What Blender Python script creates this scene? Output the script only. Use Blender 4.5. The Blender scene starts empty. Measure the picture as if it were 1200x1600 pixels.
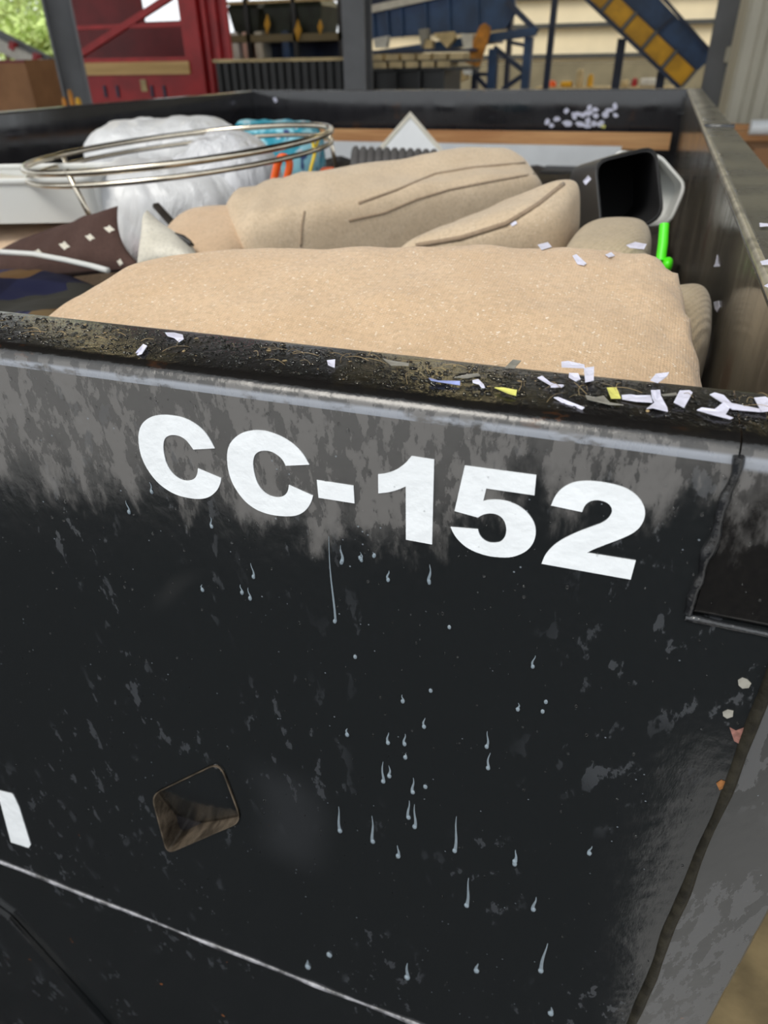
import bpy, bmesh, math, random
from mathutils import Vector, Matrix, noise
random.seed(7)
R = math.radians
S = bpy.context.scene
COL = S.collection

# ------------------------------------------------------------------ camera
FPX = 1089.75
PITCH, YAW, ROLL = .5754, .3433, -.0174
CAM = Vector((0, -.295, 1.4969))
RZ = 1.36                                   # height of the container rim
cy_, sy_, cp_, sp_ = math.cos(YAW), math.sin(YAW), math.cos(PITCH), math.sin(PITCH)
FW = Vector((-sy_*cp_, cy_*cp_, -sp_)); r0 = Vector((cy_, sy_, 0)); u0 = r0.cross(FW)
RT = r0*math.cos(ROLL) + u0*math.sin(ROLL); UP = -r0*math.sin(ROLL) + u0*math.cos(ROLL)
cd = bpy.data.cameras.new('camera'); co = bpy.data.objects.new('camera', cd); COL.objects.link(co)
m = Matrix((RT, UP, -FW)).transposed().to_4x4(); m.translation = CAM; co.matrix_world = m
cd.sensor_fit = 'VERTICAL'; cd.sensor_height = 24; cd.lens = 24*FPX/1600; cd.clip_start = .02; cd.clip_end = 400
cd.dof.use_dof = True; cd.dof.focus_distance = .43; cd.dof.aperture_fstop = 6.2
S.camera = co
# ------------------------------------------------------------------ sky, sun, exposure
w = bpy.data.worlds.new('overcast_sky'); S.world = w; w.use_nodes = True
bg = w.node_tree.nodes['Background']; bg.inputs[0].default_value = (.93, .97, 1, 1); bg.inputs[1].default_value = 1.4
sd = bpy.data.lights.new('sun', 'SUN'); sd.energy = 1.95; sd.angle = R(25); sd.color = (1, .95, .86)
so = bpy.data.objects.new('sun', sd); COL.objects.link(so)
so.rotation_euler = Vector((.30, .60, -.85)).to_track_quat('-Z', 'Y').to_euler()
S.view_settings.view_transform = 'Standard'; S.view_settings.look = 'None'
S.view_settings.gamma = 1; S.view_settings.use_curve_mapping = False
S.view_settings.exposure = 0.0

def ray(px, py): return FW + RT*((px-600)/FPX) + UP*((800-py)/FPX)
def at(px, py, Y):
    d = ray(px, py); return CAM + d*((Y-CAM.y)/d.y)
def atz(px, py, dz):
    d = ray(px, py); return CAM + d*((RZ+dz-CAM.z)/d.z)
def atx(px, py, X):
    d = ray(px, py); return CAM + d*((X-CAM.x)/d.x)

# ------------------------------------------------------------------ materials
def nd(t, k, **kw):
    n = t.nodes.new(k)
    for a, b in kw.items(): setattr(n, a, b)
    return n
def newmat(name):
    m = bpy.data.materials.new(name); m.use_nodes = True; t = m.node_tree
    return m, t, t.nodes['Principled BSDF']
class G:
    """tiny node-graph helper"""
    def __init__(s, t): s.t = t; s.tc = nd(t, 'ShaderNodeTexCoord').outputs['Object']
    def put(s, n, i, v):
        if hasattr(v, 'default_value') or hasattr(v, 'is_linked'): s.t.links.new(v, n.inputs[i])
        else: n.inputs[i].default_value = v
    def math(s, op, a, b=0., c=0., clamp=False):
        n = nd(s.t, 'ShaderNodeMath', operation=op, use_clamp=clamp)
        s.put(n, 0, a); s.put(n, 1, b); s.put(n, 2, c); return n.outputs[0]
    def map(s, scale=(1,1,1), rot=(0,0,0), loc=(0,0,0), src=None):
        n = nd(s.t, 'ShaderNodeMapping'); s.t.links.new(src or s.tc, n.inputs[0])
        n.inputs[1].default_value = loc; n.inputs[2].default_value = rot; n.inputs[3].default_value = scale; return n.outputs[0]
    def noise(s, scale, detail=4, rough=.55, vec=None, dist=0):
        n = nd(s.t, 'ShaderNodeTexNoise'); s.t.links.new(vec or s.tc, n.inputs['Vector'])
        n.inputs['Scale'].default_value = scale; n.inputs['Detail'].default_value = detail
        n.inputs['Roughness'].default_value = rough; n.inputs['Distortion'].default_value = dist; return n.outputs[0]
    def voro(s, scale, vec=None, feature='F1'):
        n = nd(s.t, 'ShaderNodeTexVoronoi', feature=feature); s.t.links.new(vec or s.tc, n.inputs['Vector'])
        n.inputs['Scale'].default_value = scale; return n.outputs['Distance']
    def wave(s, scale, vec=None, dist=0, dr='X'):
        n = nd(s.t, 'ShaderNodeTexWave', bands_direction=dr); s.t.links.new(vec or s.tc, n.inputs['Vector'])
        n.inputs['Scale'].default_value = scale; n.inputs['Distortion'].default_value = dist; return n.outputs['Fac']
    def ramp(s, v, a, b, lo=0., hi=1.):
        n = nd(s.t, 'ShaderNodeMapRange', interpolation_type='SMOOTHSTEP'); s.put(n, 0, v)
        for i, q in ((1, a), (2, b), (3, lo), (4, hi)): n.inputs[i].default_value = q
        return n.outputs[0]
    def mix(s, f, a, b):
        n = nd(s.t, 'ShaderNodeMix', data_type='RGBA'); s.put(n, 0, f)
        for i, v in ((6, a), (7, b)):
            if isinstance(v, tuple): n.inputs[i].default_value = (*v[:3], 1)
            else: s.t.links.new(v, n.inputs[i])
        return n.outputs[2]
    def bump(s, h, strength=.3, dist=.01, prev=None):
        n = nd(s.t, 'ShaderNodeBump'); n.inputs['Strength'].default_value = strength; n.inputs['Distance'].default_value = dist
        s.t.links.new(h, n.inputs['Height'])
        if prev: s.t.links.new(prev, n.inputs['Normal'])
        return n.outputs[0]
    def xyz(s):
        n = nd(s.t, 'ShaderNodeSeparateXYZ'); s.t.links.new(s.tc, n.inputs[0]); return n.outputs
    def link(s, a, p, k): s.t.links.new(a, p.inputs[k])

def M(name, col, rough=.5, metal=0, var=.25, scale=8, bump=0, bscale=60, spec=.5, emit=None, es=0):
    m, t, p = newmat(name); g = G(t)
    n = g.noise(scale, 5)
    c2 = tuple(min(1, c*(1+var)) for c in col); c1 = tuple(c*(1-var) for c in col)
    g.link(g.mix(g.ramp(n, .3, .7), c1, c2), p, 'Base Color')
    p.inputs['Roughness'].default_value = rough; p.inputs['Metallic'].default_value = metal
    p.inputs['Specular IOR Level'].default_value = spec
    if bump: g.link(g.bump(g.noise(bscale, 4), bump, .004), p, 'Normal')
    if emit:
        p.inputs['Emission Color'].default_value = (*emit, 1); p.inputs['Emission Strength'].default_value = es
    return m

def paint_face(post=False):
    m, t, p = newmat('splashed_black_enamel' if post else 'wet_black_enamel'); g = G(t); x, y, z = g.xyz()
    fine = g.noise(240, 3); wob = g.noise(7, 3)
    st = g.noise(1, 5, .62, g.map((42, 42, 17)))                   # streaks that run down
    st2 = g.noise(1, 6, .65, g.map((115, 115, 48), loc=(3, 1, 7)))
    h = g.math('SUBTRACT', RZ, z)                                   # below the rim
    # chalky film and painted ground reflection below the lip, dripping lower in places, wider towards the far left
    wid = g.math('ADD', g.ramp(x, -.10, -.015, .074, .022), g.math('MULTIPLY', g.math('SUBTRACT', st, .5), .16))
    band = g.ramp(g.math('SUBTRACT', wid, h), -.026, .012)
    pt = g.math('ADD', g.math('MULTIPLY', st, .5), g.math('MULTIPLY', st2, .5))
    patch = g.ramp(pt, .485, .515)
    chalk_sheen = g.math('MULTIPLY', band, g.math('ADD', g.math('MULTIPLY', patch, .55), .45))
    # scattered dried splashes lower down
    big = g.noise(1, 2, .5, g.map((7, 7, 5), loc=(5, 0, 2)))
    spl = g.math('MULTIPLY', g.ramp(g.noise(1, 5, .6, g.map((75, 75, 34), rot=(0, .45, 0), loc=(9, 4, 3))), *((.47, .50) if post else (.58, .62))), g.ramp(big, *((.36, .44) if post else (.46, .58))))
    dots = g.ramp(g.voro(150), .10, .06); dsel = g.ramp(g.noise(45, 2), .56, .60)
    dots = g.math('MULTIPLY', dots, dsel)
    c = g.mix(fine, (.009, .0105, .0115), (.013, .0145, .0155))
    c = g.mix(g.math('MULTIPLY', spl, .8), c, (.060, .062, .066) if post else (.040, .044, .050))
    def smear(pts, wpx, col, k, soft=.012):      # a rubbed-on streak of dried dirt along a path on the wall
        q = [at(a, b, 0) for a, b in pts]; xc = None
        zs = g.math('ADD', z, g.math('MULTIPLY', g.math('SUBTRACT', g.noise(20, 3), .5), .02))
        segs = None
        for (a, b) in zip(q[:-1], q[1:]):
            sl = (b.x-a.x)/(b.z-a.z); xx = g.math('ADD', g.math('MULTIPLY', g.math('SUBTRACT', zs, a.z), sl), a.x)
            d = g.math('ABSOLUTE', g.math('SUBTRACT', x, xx)); hw = wpx*(at(601, pts[1][1], 0)-at(600, pts[1][1], 0)).length/2
            f = g.math('MULTIPLY', g.ramp(d, hw+soft, max(0, hw-soft)), g.math('MULTIPLY', g.math('LESS_THAN', zs, a.z), g.math('GREATER_THAN', zs, b.z)))
            segs = f if segs is None else g.math('ADD', segs, f, clamp=True)
        top_, bot = q[0].z, q[-1].z
        segs = g.math('MULTIPLY', segs, g.math('MULTIPLY', g.ramp(z, bot, bot+.06), g.ramp(z, top_, top_-.05)))
        return g.mix(g.math('MULTIPLY', segs, k), c, col)
    if not post:
        c = smear([(318, 880), (275, 915), (235, 965)], 30, (.050, .050, .050), .6, .006)
        c = smear([(430, 1180), (460, 1270), (450, 1370)], 90, (.026, .028, .031), .7, .02)
    c = g.mix(chalk_sheen, c, (.108, .104, .101))
    c = g.mix(g.math('MULTIPLY', dots, .8), c, (.20, .23, .26))
    rust = g.math('MULTIPLY', g.ramp(g.noise(55, 3, .6, g.map(loc=(2, 8, 1))), .735, .76), g.ramp(g.noise(9, 1, .5, g.map(loc=(4, 4, 4))), .5, .55))
    c = g.mix(rust, c, (.32, .11, .03))
    g.link(c, p, 'Base Color')
    rr = g.math('ADD', g.math('MULTIPLY', chalk_sheen, .25), g.math('ADD', g.math('MULTIPLY', spl, .2), .10), clamp=True)
    g.link(g.math('ADD', rr, g.math('MULTIPLY', fine, .06)), p, 'Roughness')
    p.inputs['Specular IOR Level'].default_value = .95
    hgt = g.math('ADD', g.math('MULTIPLY', g.noise(16, 3), .7), g.math('MULTIPLY', st2, .09))
    hgt = g.math('ADD', hgt, g.math('MULTIPLY', g.noise(130, 2), .04))
    g.link(g.bump(hgt, .35, .004), p, 'Normal'); return m

def paint_rail():
    """rail of the rim: the same enamel, grimy and rust-stained on its top"""
    m, t, p = newmat('wet_black_rail_paint'); g = G(t); x, y, z = g.xyz()
    fine = g.noise(300, 3)
    st = g.noise(1, 5, .62, g.map((42, 42, 17))); st2 = g.noise(1, 6, .65, g.map((115, 115, 48), loc=(3, 1, 7)))
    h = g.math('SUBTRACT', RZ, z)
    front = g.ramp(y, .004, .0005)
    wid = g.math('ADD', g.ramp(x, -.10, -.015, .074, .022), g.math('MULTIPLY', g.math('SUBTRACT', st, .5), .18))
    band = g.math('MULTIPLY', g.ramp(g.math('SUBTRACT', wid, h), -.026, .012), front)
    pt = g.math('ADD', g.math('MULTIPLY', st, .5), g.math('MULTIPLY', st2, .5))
    chalk_sheen = g.math('MULTIPLY', band, g.math('ADD', g.math('MULTIPLY', g.ramp(pt, .485, .515), .55), .45))  # chalky film with reflected ground light painted into its grey
    grime = g.math('MULTIPLY', g.ramp(g.noise(22, 5, .65), .5, .62), g.ramp(y, .002, .02))
    rust = g.math('MULTIPLY', g.ramp(g.noise(38, 4, .6, g.map((1, 2, 2), loc=(2, 8, 1))), .56, .68), g.ramp(g.math('SUBTRACT', g.noise(5, 1), g.math('MULTIPLY', g.math('ABSOLUTE', g.math('SUBTRACT', y, .007)), 12)), .42, .56))
    c = g.mix(fine, (.006, .006, .0065), (.013, .012, .011))
    c = g.mix(g.math('MULTIPLY', grime, .5), c, (.030, .024, .012))
    c = g.mix(g.math('MULTIPLY', rust, .8), c, (.11, .040, .012))
    c = g.mix(chalk_sheen, c, (.108, .104, .101))
    lip = g.math('MULTIPLY', g.math('MULTIPLY', g.ramp(h, .0055, .0075), g.ramp(h, .0135, .0105)), front)   # sky highlight painted along the bent edge
    lip = g.math('MULTIPLY', lip, g.ramp(g.noise(1, 4, .6, g.map((40, 90, 90))), .34, .5))
    c = g.mix(g.math('MULTIPLY', lip, .85), c, (.26, .28, .32))
    g.link(c, p, 'Base Color')
    rr = g.math('ADD', g.math('MULTIPLY', chalk_sheen, .25), g.math('ADD', g.math('MULTIPLY', grime, .10), .08), clamp=True)
    g.link(g.math('ADD', rr, g.math('MULTIPLY', fine, .08)), p, 'Roughness')
    p.inputs['Specular IOR Level'].default_value = .6
    top = g.ramp(y, .0, .012)
    hgt = g.math('ADD', g.math('MULTIPLY', g.noise(16, 3), .6), g.math('MULTIPLY', g.math('MULTIPLY', g.noise(260, 3, .6), top), .16))
    hgt = g.math('ADD', hgt, g.math('MULTIPLY', st2, .16))
    g.link(g.bump(hgt, .55, .004), p, 'Normal'); return m

def paint_inside():
    m, t, p = newmat('scuffed_wet_black_paint'); g = G(t)
    st = g.noise(1, 5, .6, g.map((9, 9, 3))); sc = g.noise(1, 4, .7, g.map((4, 4, 60), rot=(0, .5, 0)))
    c = g.mix(st, (.010, .010, .013), (.034, .033, .036))
    c = g.mix(g.math('MULTIPLY', g.ramp(sc, .64, .72), .35), c, (.13, .13, .14))
    c = g.mix(g.math('MULTIPLY', g.ramp(g.noise(6, 4), .62, .72), .5), c, (.07, .035, .02))
    g.link(c, p, 'Base Color'); g.link(g.ramp(st, .3, .7, .06, .17), p, 'Roughness')
    g.link(g.bump(g.math('ADD', g.noise(3, 2), g.math('MULTIPLY', g.noise(1, 4, .6, g.map((90, 90, 25))), .05)), .10, .02), p, 'Normal')
    p.inputs['Specular IOR Level'].default_value = .75
    return m

def paint_wall_sheen():
    m, t, p = newmat('wet_black_painted_sheen'); g = G(t)  # reflections of cushions and sky painted into the right wall's colour
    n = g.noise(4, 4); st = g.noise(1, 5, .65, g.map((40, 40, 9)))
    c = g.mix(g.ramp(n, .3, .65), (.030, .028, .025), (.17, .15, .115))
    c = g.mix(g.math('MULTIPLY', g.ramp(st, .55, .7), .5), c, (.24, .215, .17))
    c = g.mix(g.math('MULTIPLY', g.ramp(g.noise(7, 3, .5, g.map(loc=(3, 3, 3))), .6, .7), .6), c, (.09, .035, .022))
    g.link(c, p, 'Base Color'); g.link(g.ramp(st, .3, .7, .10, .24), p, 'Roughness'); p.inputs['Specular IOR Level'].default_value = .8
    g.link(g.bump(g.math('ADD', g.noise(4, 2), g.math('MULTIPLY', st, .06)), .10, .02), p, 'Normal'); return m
def paint_side_rail():
    m, t, p = newmat('black_rail_painted_sheen'); g = G(t)  # olive-grey top: reflection of brighter surroundings painted as colour
    n = g.noise(9, 5, .6); e = g.noise(60, 4)
    c = g.mix(g.ramp(n, .35, .65), (.06, .058, .047), (.14, .132, .10))
    c = g.mix(g.math('MULTIPLY', g.ramp(e, .6, .68), .5), c, (.012, .012, .012))
    x, y, z = g.xyz(); top = g.ramp(z, RZ-.006, RZ-.002)
    c = g.mix(top, g.mix(n, (.012, .012, .014), (.03, .028, .026)), c)
    g.link(c, p, 'Base Color'); g.link(g.math('ADD', g.math('MULTIPLY', top, g.ramp(n, .3, .7, .16, .3)), g.ramp(n, .3, .7, .06, .15)), p, 'Roughness')
    p.inputs['Specular IOR Level'].default_value = .75
    g.link(g.bump(e, .08, .003), p, 'Normal'); return m

def fabric(name, c1, c2, weave=900, lint=.25, bump=.35, rib=0, fl=.0):
    m, t, p = newmat(name); g = G(t)
    big = g.noise(14, 4); fine = g.noise(420, 3)
    wv = g.math('MULTIPLY', g.wave(weave/6.28, dr='X'), g.wave(weave/6.28, g.map(rot=(.0, .4, .3)), dr='Y'))
    c = g.mix(g.ramp(big, .3, .7), c1, c2)
    c = g.mix(g.math('MULTIPLY', fine, .25), c, tuple(q*.55 for q in c1))
    lt = g.math('MULTIPLY', g.ramp(g.noise(330, 3, .6), .60, .70), lint)
    c = g.mix(g.math('MULTIPLY', g.ramp(g.noise(190, 4, .7), .46, .62), .38), c, tuple(q*.66 for q in c1))
    c = g.mix(lt, c, (.95, .87, .76))
    g.link(c, p, 'Base Color'); p.inputs['Roughness'].default_value = .95; p.inputs['Specular IOR Level'].default_value = .15
    p.inputs['Sheen Weight'].default_value = .25*min(1, sum(c1)); p.inputs['Sheen Roughness'].default_value = .5
    hh = g.math('ADD', g.math('MULTIPLY', wv, .25), g.math('MULTIPLY', fine, .6))
    hh = g.math('ADD', hh, g.math('MULTIPLY', g.noise(40, 4), 1.3))
    nrm = g.bump(hh, bump, .004)
    if rib: nrm = g.bump(g.wave(rib/6.28, g.map(rot=(0, 0, .4)), dist=.6), .22, .004, nrm)
    g.link(nrm, p, 'Normal'); return m

def plastic(name, col, rough=.3, trans=0., alpha=1., sss=0., var=.08):
    m, t, p = newmat(name); g = G(t)
    g.link(g.mix(g.noise(6, 4), tuple(c*(1-var) for c in col), tuple(min(1, c*(1+var)) for c in col)), p, 'Base Color')
    p.inputs['Roughness'].default_value = rough; p.inputs['Transmission Weight'].default_value = trans
    p.inputs['IOR'].default_value = 1.35 if trans else 1.48; p.inputs['Alpha'].default_value = alpha
    return m

def wood(name, c1, c2, sc=6, rot=(0, 0, 0)):
    m, t, p = newmat(name); g = G(t)
    n = g.noise(1, 5, .6, g.map((sc*.35, sc*6, sc*6), rot=rot), .6)
    g.link(g.mix(g.ramp(n, .3, .7), c1, c2), p, 'Base Color'); p.inputs['Roughness'].default_value = .7
    g.link(g.bump(n, .2, .004), p, 'Normal'); return m

def drip_glint():
    m, t, p = newmat('rain_water_painted_glint'); g = G(t)  # pale blue base stands in for sky light caught in the drips
    g.link(g.mix(g.noise(200, 2), (.30, .38, .46), (.55, .65, .72)), p, 'Base Color')
    p.inputs['Transmission Weight'].default_value = .6; p.inputs['Roughness'].default_value = .03; p.inputs['IOR'].default_value = 1.33
    return m
def water():
    m, t, p = newmat('clear_water'); g = G(t)
    p.inputs['Base Color'].default_value = (1, 1, 1, 1); p.inputs['Transmission Weight'].default_value = 1
    p.inputs['Roughness'].default_value = .02; p.inputs['IOR'].default_value = 1.33
    g.link(g.bump(g.noise(300, 1), .05, .001), p, 'Normal'); return m

MAT = dict(
    face=paint_face(), post=paint_face(True), rail=paint_rail(), inside=paint_inside(), siderail=paint_side_rail(), wall_sheen=paint_wall_sheen(), water=water(), drip_glint=drip_glint(),
    decal=M('white_vinyl_decal', (.74, .77, .80), .35, var=.04, scale=30, bump=.25, bscale=90),
    bead=M('painted_weld_bead', (.016, .017, .019), .15, var=.5, scale=90, bump=.35, bscale=120, spec=.8),
    wornbead=M('worn_weld_bead', (.17, .17, .185), .3, var=.85, scale=45, bump=.9, bscale=120, spec=.8),
    cutedge=M('rusty_cut_steel_edge', (.095, .075, .055), .35, metal=.2, var=.6, scale=60, bump=.4, bscale=200),
    beige=fabric('beige_woven_upholstery', (.69, .485, .305), (.76, .55, .36), lint=.7),
    beige2=fabric('beige_chenille_upholstery', (.61, .475, .33), (.68, .54, .385), lint=.3),
    beige3=fabric('tan_plain_upholstery', (.66, .47, .31), (.72, .53, .36), lint=.1),
    cord=fabric('beige_corduroy', (.50, .40, .27), (.60, .49, .34), lint=.1, rib=420),
    cream=fabric('cream_cotton', (.70, .66, .56), (.80, .76, .66), lint=0),
    brown=fabric('dark_brown_cotton', (.075, .042, .035), (.095, .055, .046), lint=0),
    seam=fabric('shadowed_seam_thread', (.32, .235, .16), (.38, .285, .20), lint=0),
    paper=M('shredded_white_paper', (.72, .72, .86), .8, var=.08, scale=120, bump=.3, bscale=200),
    ypaper=M('shredded_yellow_paper', (.72, .70, .18), .8, var=.1, scale=120),
    gpaper=M('soaked_grey_paper', (.26, .25, .22), .5, var=.2, scale=120),
    bpaper=M('shredded_blue_paper', (.34, .40, .75), .6, var=.2, scale=120),
    chrome=M('tarnished_chrome', (.62, .56, .46), .22, metal=1, var=.15, scale=20),
    black_plastic=plastic('black_bin_plastic', (.018, .018, .019), .45),
    clear_plastic=plastic('cloudy_clear_plastic', (.76, .77, .75), .35, trans=.15),
    bag=plastic('white_bag_film', (.60, .61, .65), .30, trans=.15),
    green=plastic('neon_green_plastic', (.08, .80, .01), .35),
    orange=plastic('orange_plastic', (.85, .12, .012), .4),
    yellow=plastic('yellow_cord', (.75, .55, .04), .6),
    whiteboard=M('white_melamine', (.82, .84, .86), .4, var=.04),
    foam=M('grey_egg_crate_foam', (.10, .095, .095), .95, var=.2, bump=.4, bscale=120),
    plank=wood('orange_brown_plank', (.50, .23, .09), (.76, .43, .19), 3),
    trash=M('dark_rubbish_jumble', (.035, .028, .024), .6, var=.7, scale=14, bump=.8, bscale=18),
    straw=M('dry_straw', (.30, .22, .11), .8, var=.4, scale=60),
    leaf=M('pale_torn_leaf', (.75, .66, .42), .7, var=.2, scale=150),
    column=M('grey_column_paint', (.15, .155, .165), .5, var=.12, scale=3),
    red=M('red_machine_paint', (.36, .014, .020), .45, var=.2, scale=3),
    dkred=M('deep_red_panel_paint', (.17, .010, .016), .5, var=.2, scale=2),
    bluep=M('blue_machine_paint', (.020, .055, .145), .45, var=.3, scale=3),
    dkblue=M('navy_frame_paint', (.012, .022, .060), .45, var=.3, scale=3),
    ypanel=M('yellow_guard_panel', (.62, .33, .012), .5, var=.25, scale=3),
    orpanel=M('rusty_orange_chute', (.50, .20, .02), .6, var=.4, scale=8),
    cwall=M('cream_sheet_wall', (.78, .66, .44), .6, var=.06, scale=.6),
    girt=M('dark_wall_girt', (.05, .05, .045), .6, var=.2),
    block=M('olive_block_wall', (.20, .17, .105), .8, var=.15, scale=1),
    blackbox=M('black_ribbed_steel', (.014, .015, .016), .45, var=.3, scale=4),
    dkgreen=M('dark_green_bin', (.016, .024, .016), .5, var=.4, scale=4),
    palesheet=M('pale_corrugated_sheet', (.50, .47, .38), .55, var=.08, scale=2),
    tanpaper=M('tan_scrap', (.55, .43, .24), .8, var=.25, scale=5),
    card=M('brown_cardboard', (.30, .15, .07), .85, var=.15, scale=3),
    roof=M('dark_roof_sheet', (.045, .042, .036), .7, var=.2, scale=1),
    lamp=M('warm_glint_lens', (.9, .8, .5), .5, emit=(1, .82, .42), es=12),
    dirt=M('brown_dirt_ground', (.20, .15, .075), .9, var=.3, scale=9, bump=.6, bscale=40),
    concrete=M('dry_concrete', (.42, .41, .40), .85, var=.12, scale=4, bump=.2, bscale=50),
    reflect_dark=M('dark_reflected_ground', (.012, .012, .013), .9, spec=.1, var=.3, scale=20, bump=.5, bscale=120),
    foliage=M('spring_foliage', (.50, .62, .22), .9, var=.3, scale=1.2),
    bark=M('brown_bark', (.10, .07, .045), .9, var=.3),
    pink=plastic('pink_white_plastic', (.80, .55, .50), .5),
    steelw=M('white_machine_paint', (.62, .60, .55), .5, var=.1),
    navy=fabric('navy_cotton', (.016, .020, .060), (.024, .030, .085), lint=0),
)
def pattern_mats():
    m, t, p = newmat('navy_gold_print'); g = G(t)
    v = nd(t, 'ShaderNodeTexVoronoi'); t.links.new(g.map((11, 7, 11), rot=(0, 0, .5)), v.inputs['Vector']); v.inputs['Scale'].default_value = 1
    sp = nd(t, 'ShaderNodeSeparateColor'); t.links.new(v.outputs['Color'], sp.inputs[0])
    cr = nd(t, 'ShaderNodeValToRGB'); cr.color_ramp.interpolation = 'CONSTANT'; t.links.new(sp.outputs[0], cr.inputs[0])
    for k, (q, c_) in enumerate(((0, (.008, .009, .030)), (.38, (.13, .070, .026)), (.60, (.012, .014, .045)), (.76, (.035, .034, .030)), (.88, (.16, .11, .055)))):
        e = cr.color_ramp.elements[k] if k < 2 else cr.color_ramp.elements.new(q)
        e.position = q; e.color = (*c_, 1)
    st = g.math('MULTIPLY', g.ramp(g.wave(30, g.map(rot=(0, 0, .9)), 1), .7, .8), g.ramp(sp.outputs[1], .6, .61))
    g.link(g.mix(g.math('MULTIPLY', st, .7), cr.outputs[0], (.09, .09, .20)), p, 'Base Color')
    p.inputs['Roughness'].default_value = .75; p.inputs['Specular IOR Level'].default_value = .2; MAT['navyprint'] = m
    m, t, p = newmat('teal_floral_print'); g = G(t)
    v = g.voro(26); n = g.noise(12, 3)
    c = g.mix(g.ramp(n, .42, .5), (.02, .30, .42), (.30, .62, .72))
    c = g.mix(g.ramp(v, .26, .2), c, (.55, .62, .68)); c = g.mix(g.ramp(g.noise(22, 2), .63, .66), c, (.05, .09, .25))
    g.link(c, p, 'Base Color'); p.inputs['Roughness'].default_value = .6; MAT['teal'] = m
    m, t, p = newmat('white_bag_with_faint_print'); g = G(t); n = g.noise(3.2, 2)
    c = g.mix(g.noise(6, 3), (.74, .75, .78), (.86, .87, .88))
    c = g.mix(g.math('MULTIPLY', g.ramp(n, .64, .72), .45), c, (.80, .35, .36))
    c = g.mix(g.math('MULTIPLY', g.ramp(g.noise(3.6, 2, .5, g.map(loc=(5, 2, 1))), .64, .72), .5), c, (.30, .62, .50))
    g.link(c, p, 'Base Color'); p.inputs['Roughness'].default_value = .33; p.inputs['Transmission Weight'].default_value = .12
    g.link(g.bump(g.noise(1, 5, .6, g.map((16, 16, 7), rot=(.3, .5, 0)), 1.2), .35, .03), p, 'Normal'); MAT['bagprint'] = m
pattern_mats()
def bagfold():
    m, t, p = newmat('creased_white_bag_film'); g = G(t)
    g.link(g.mix(g.noise(8, 3), (.64, .65, .69), (.78, .79, .82)), p, 'Base Color')
    p.inputs['Roughness'].default_value = .28; p.inputs['Transmission Weight'].default_value = .12
    g.link(g.bump(g.noise(1, 5, .6, g.map((30, 30, 5), rot=(0, .5, 0)), .8), .6, .03), p, 'Normal'); MAT['bagfold'] = m
bagfold()

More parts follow.
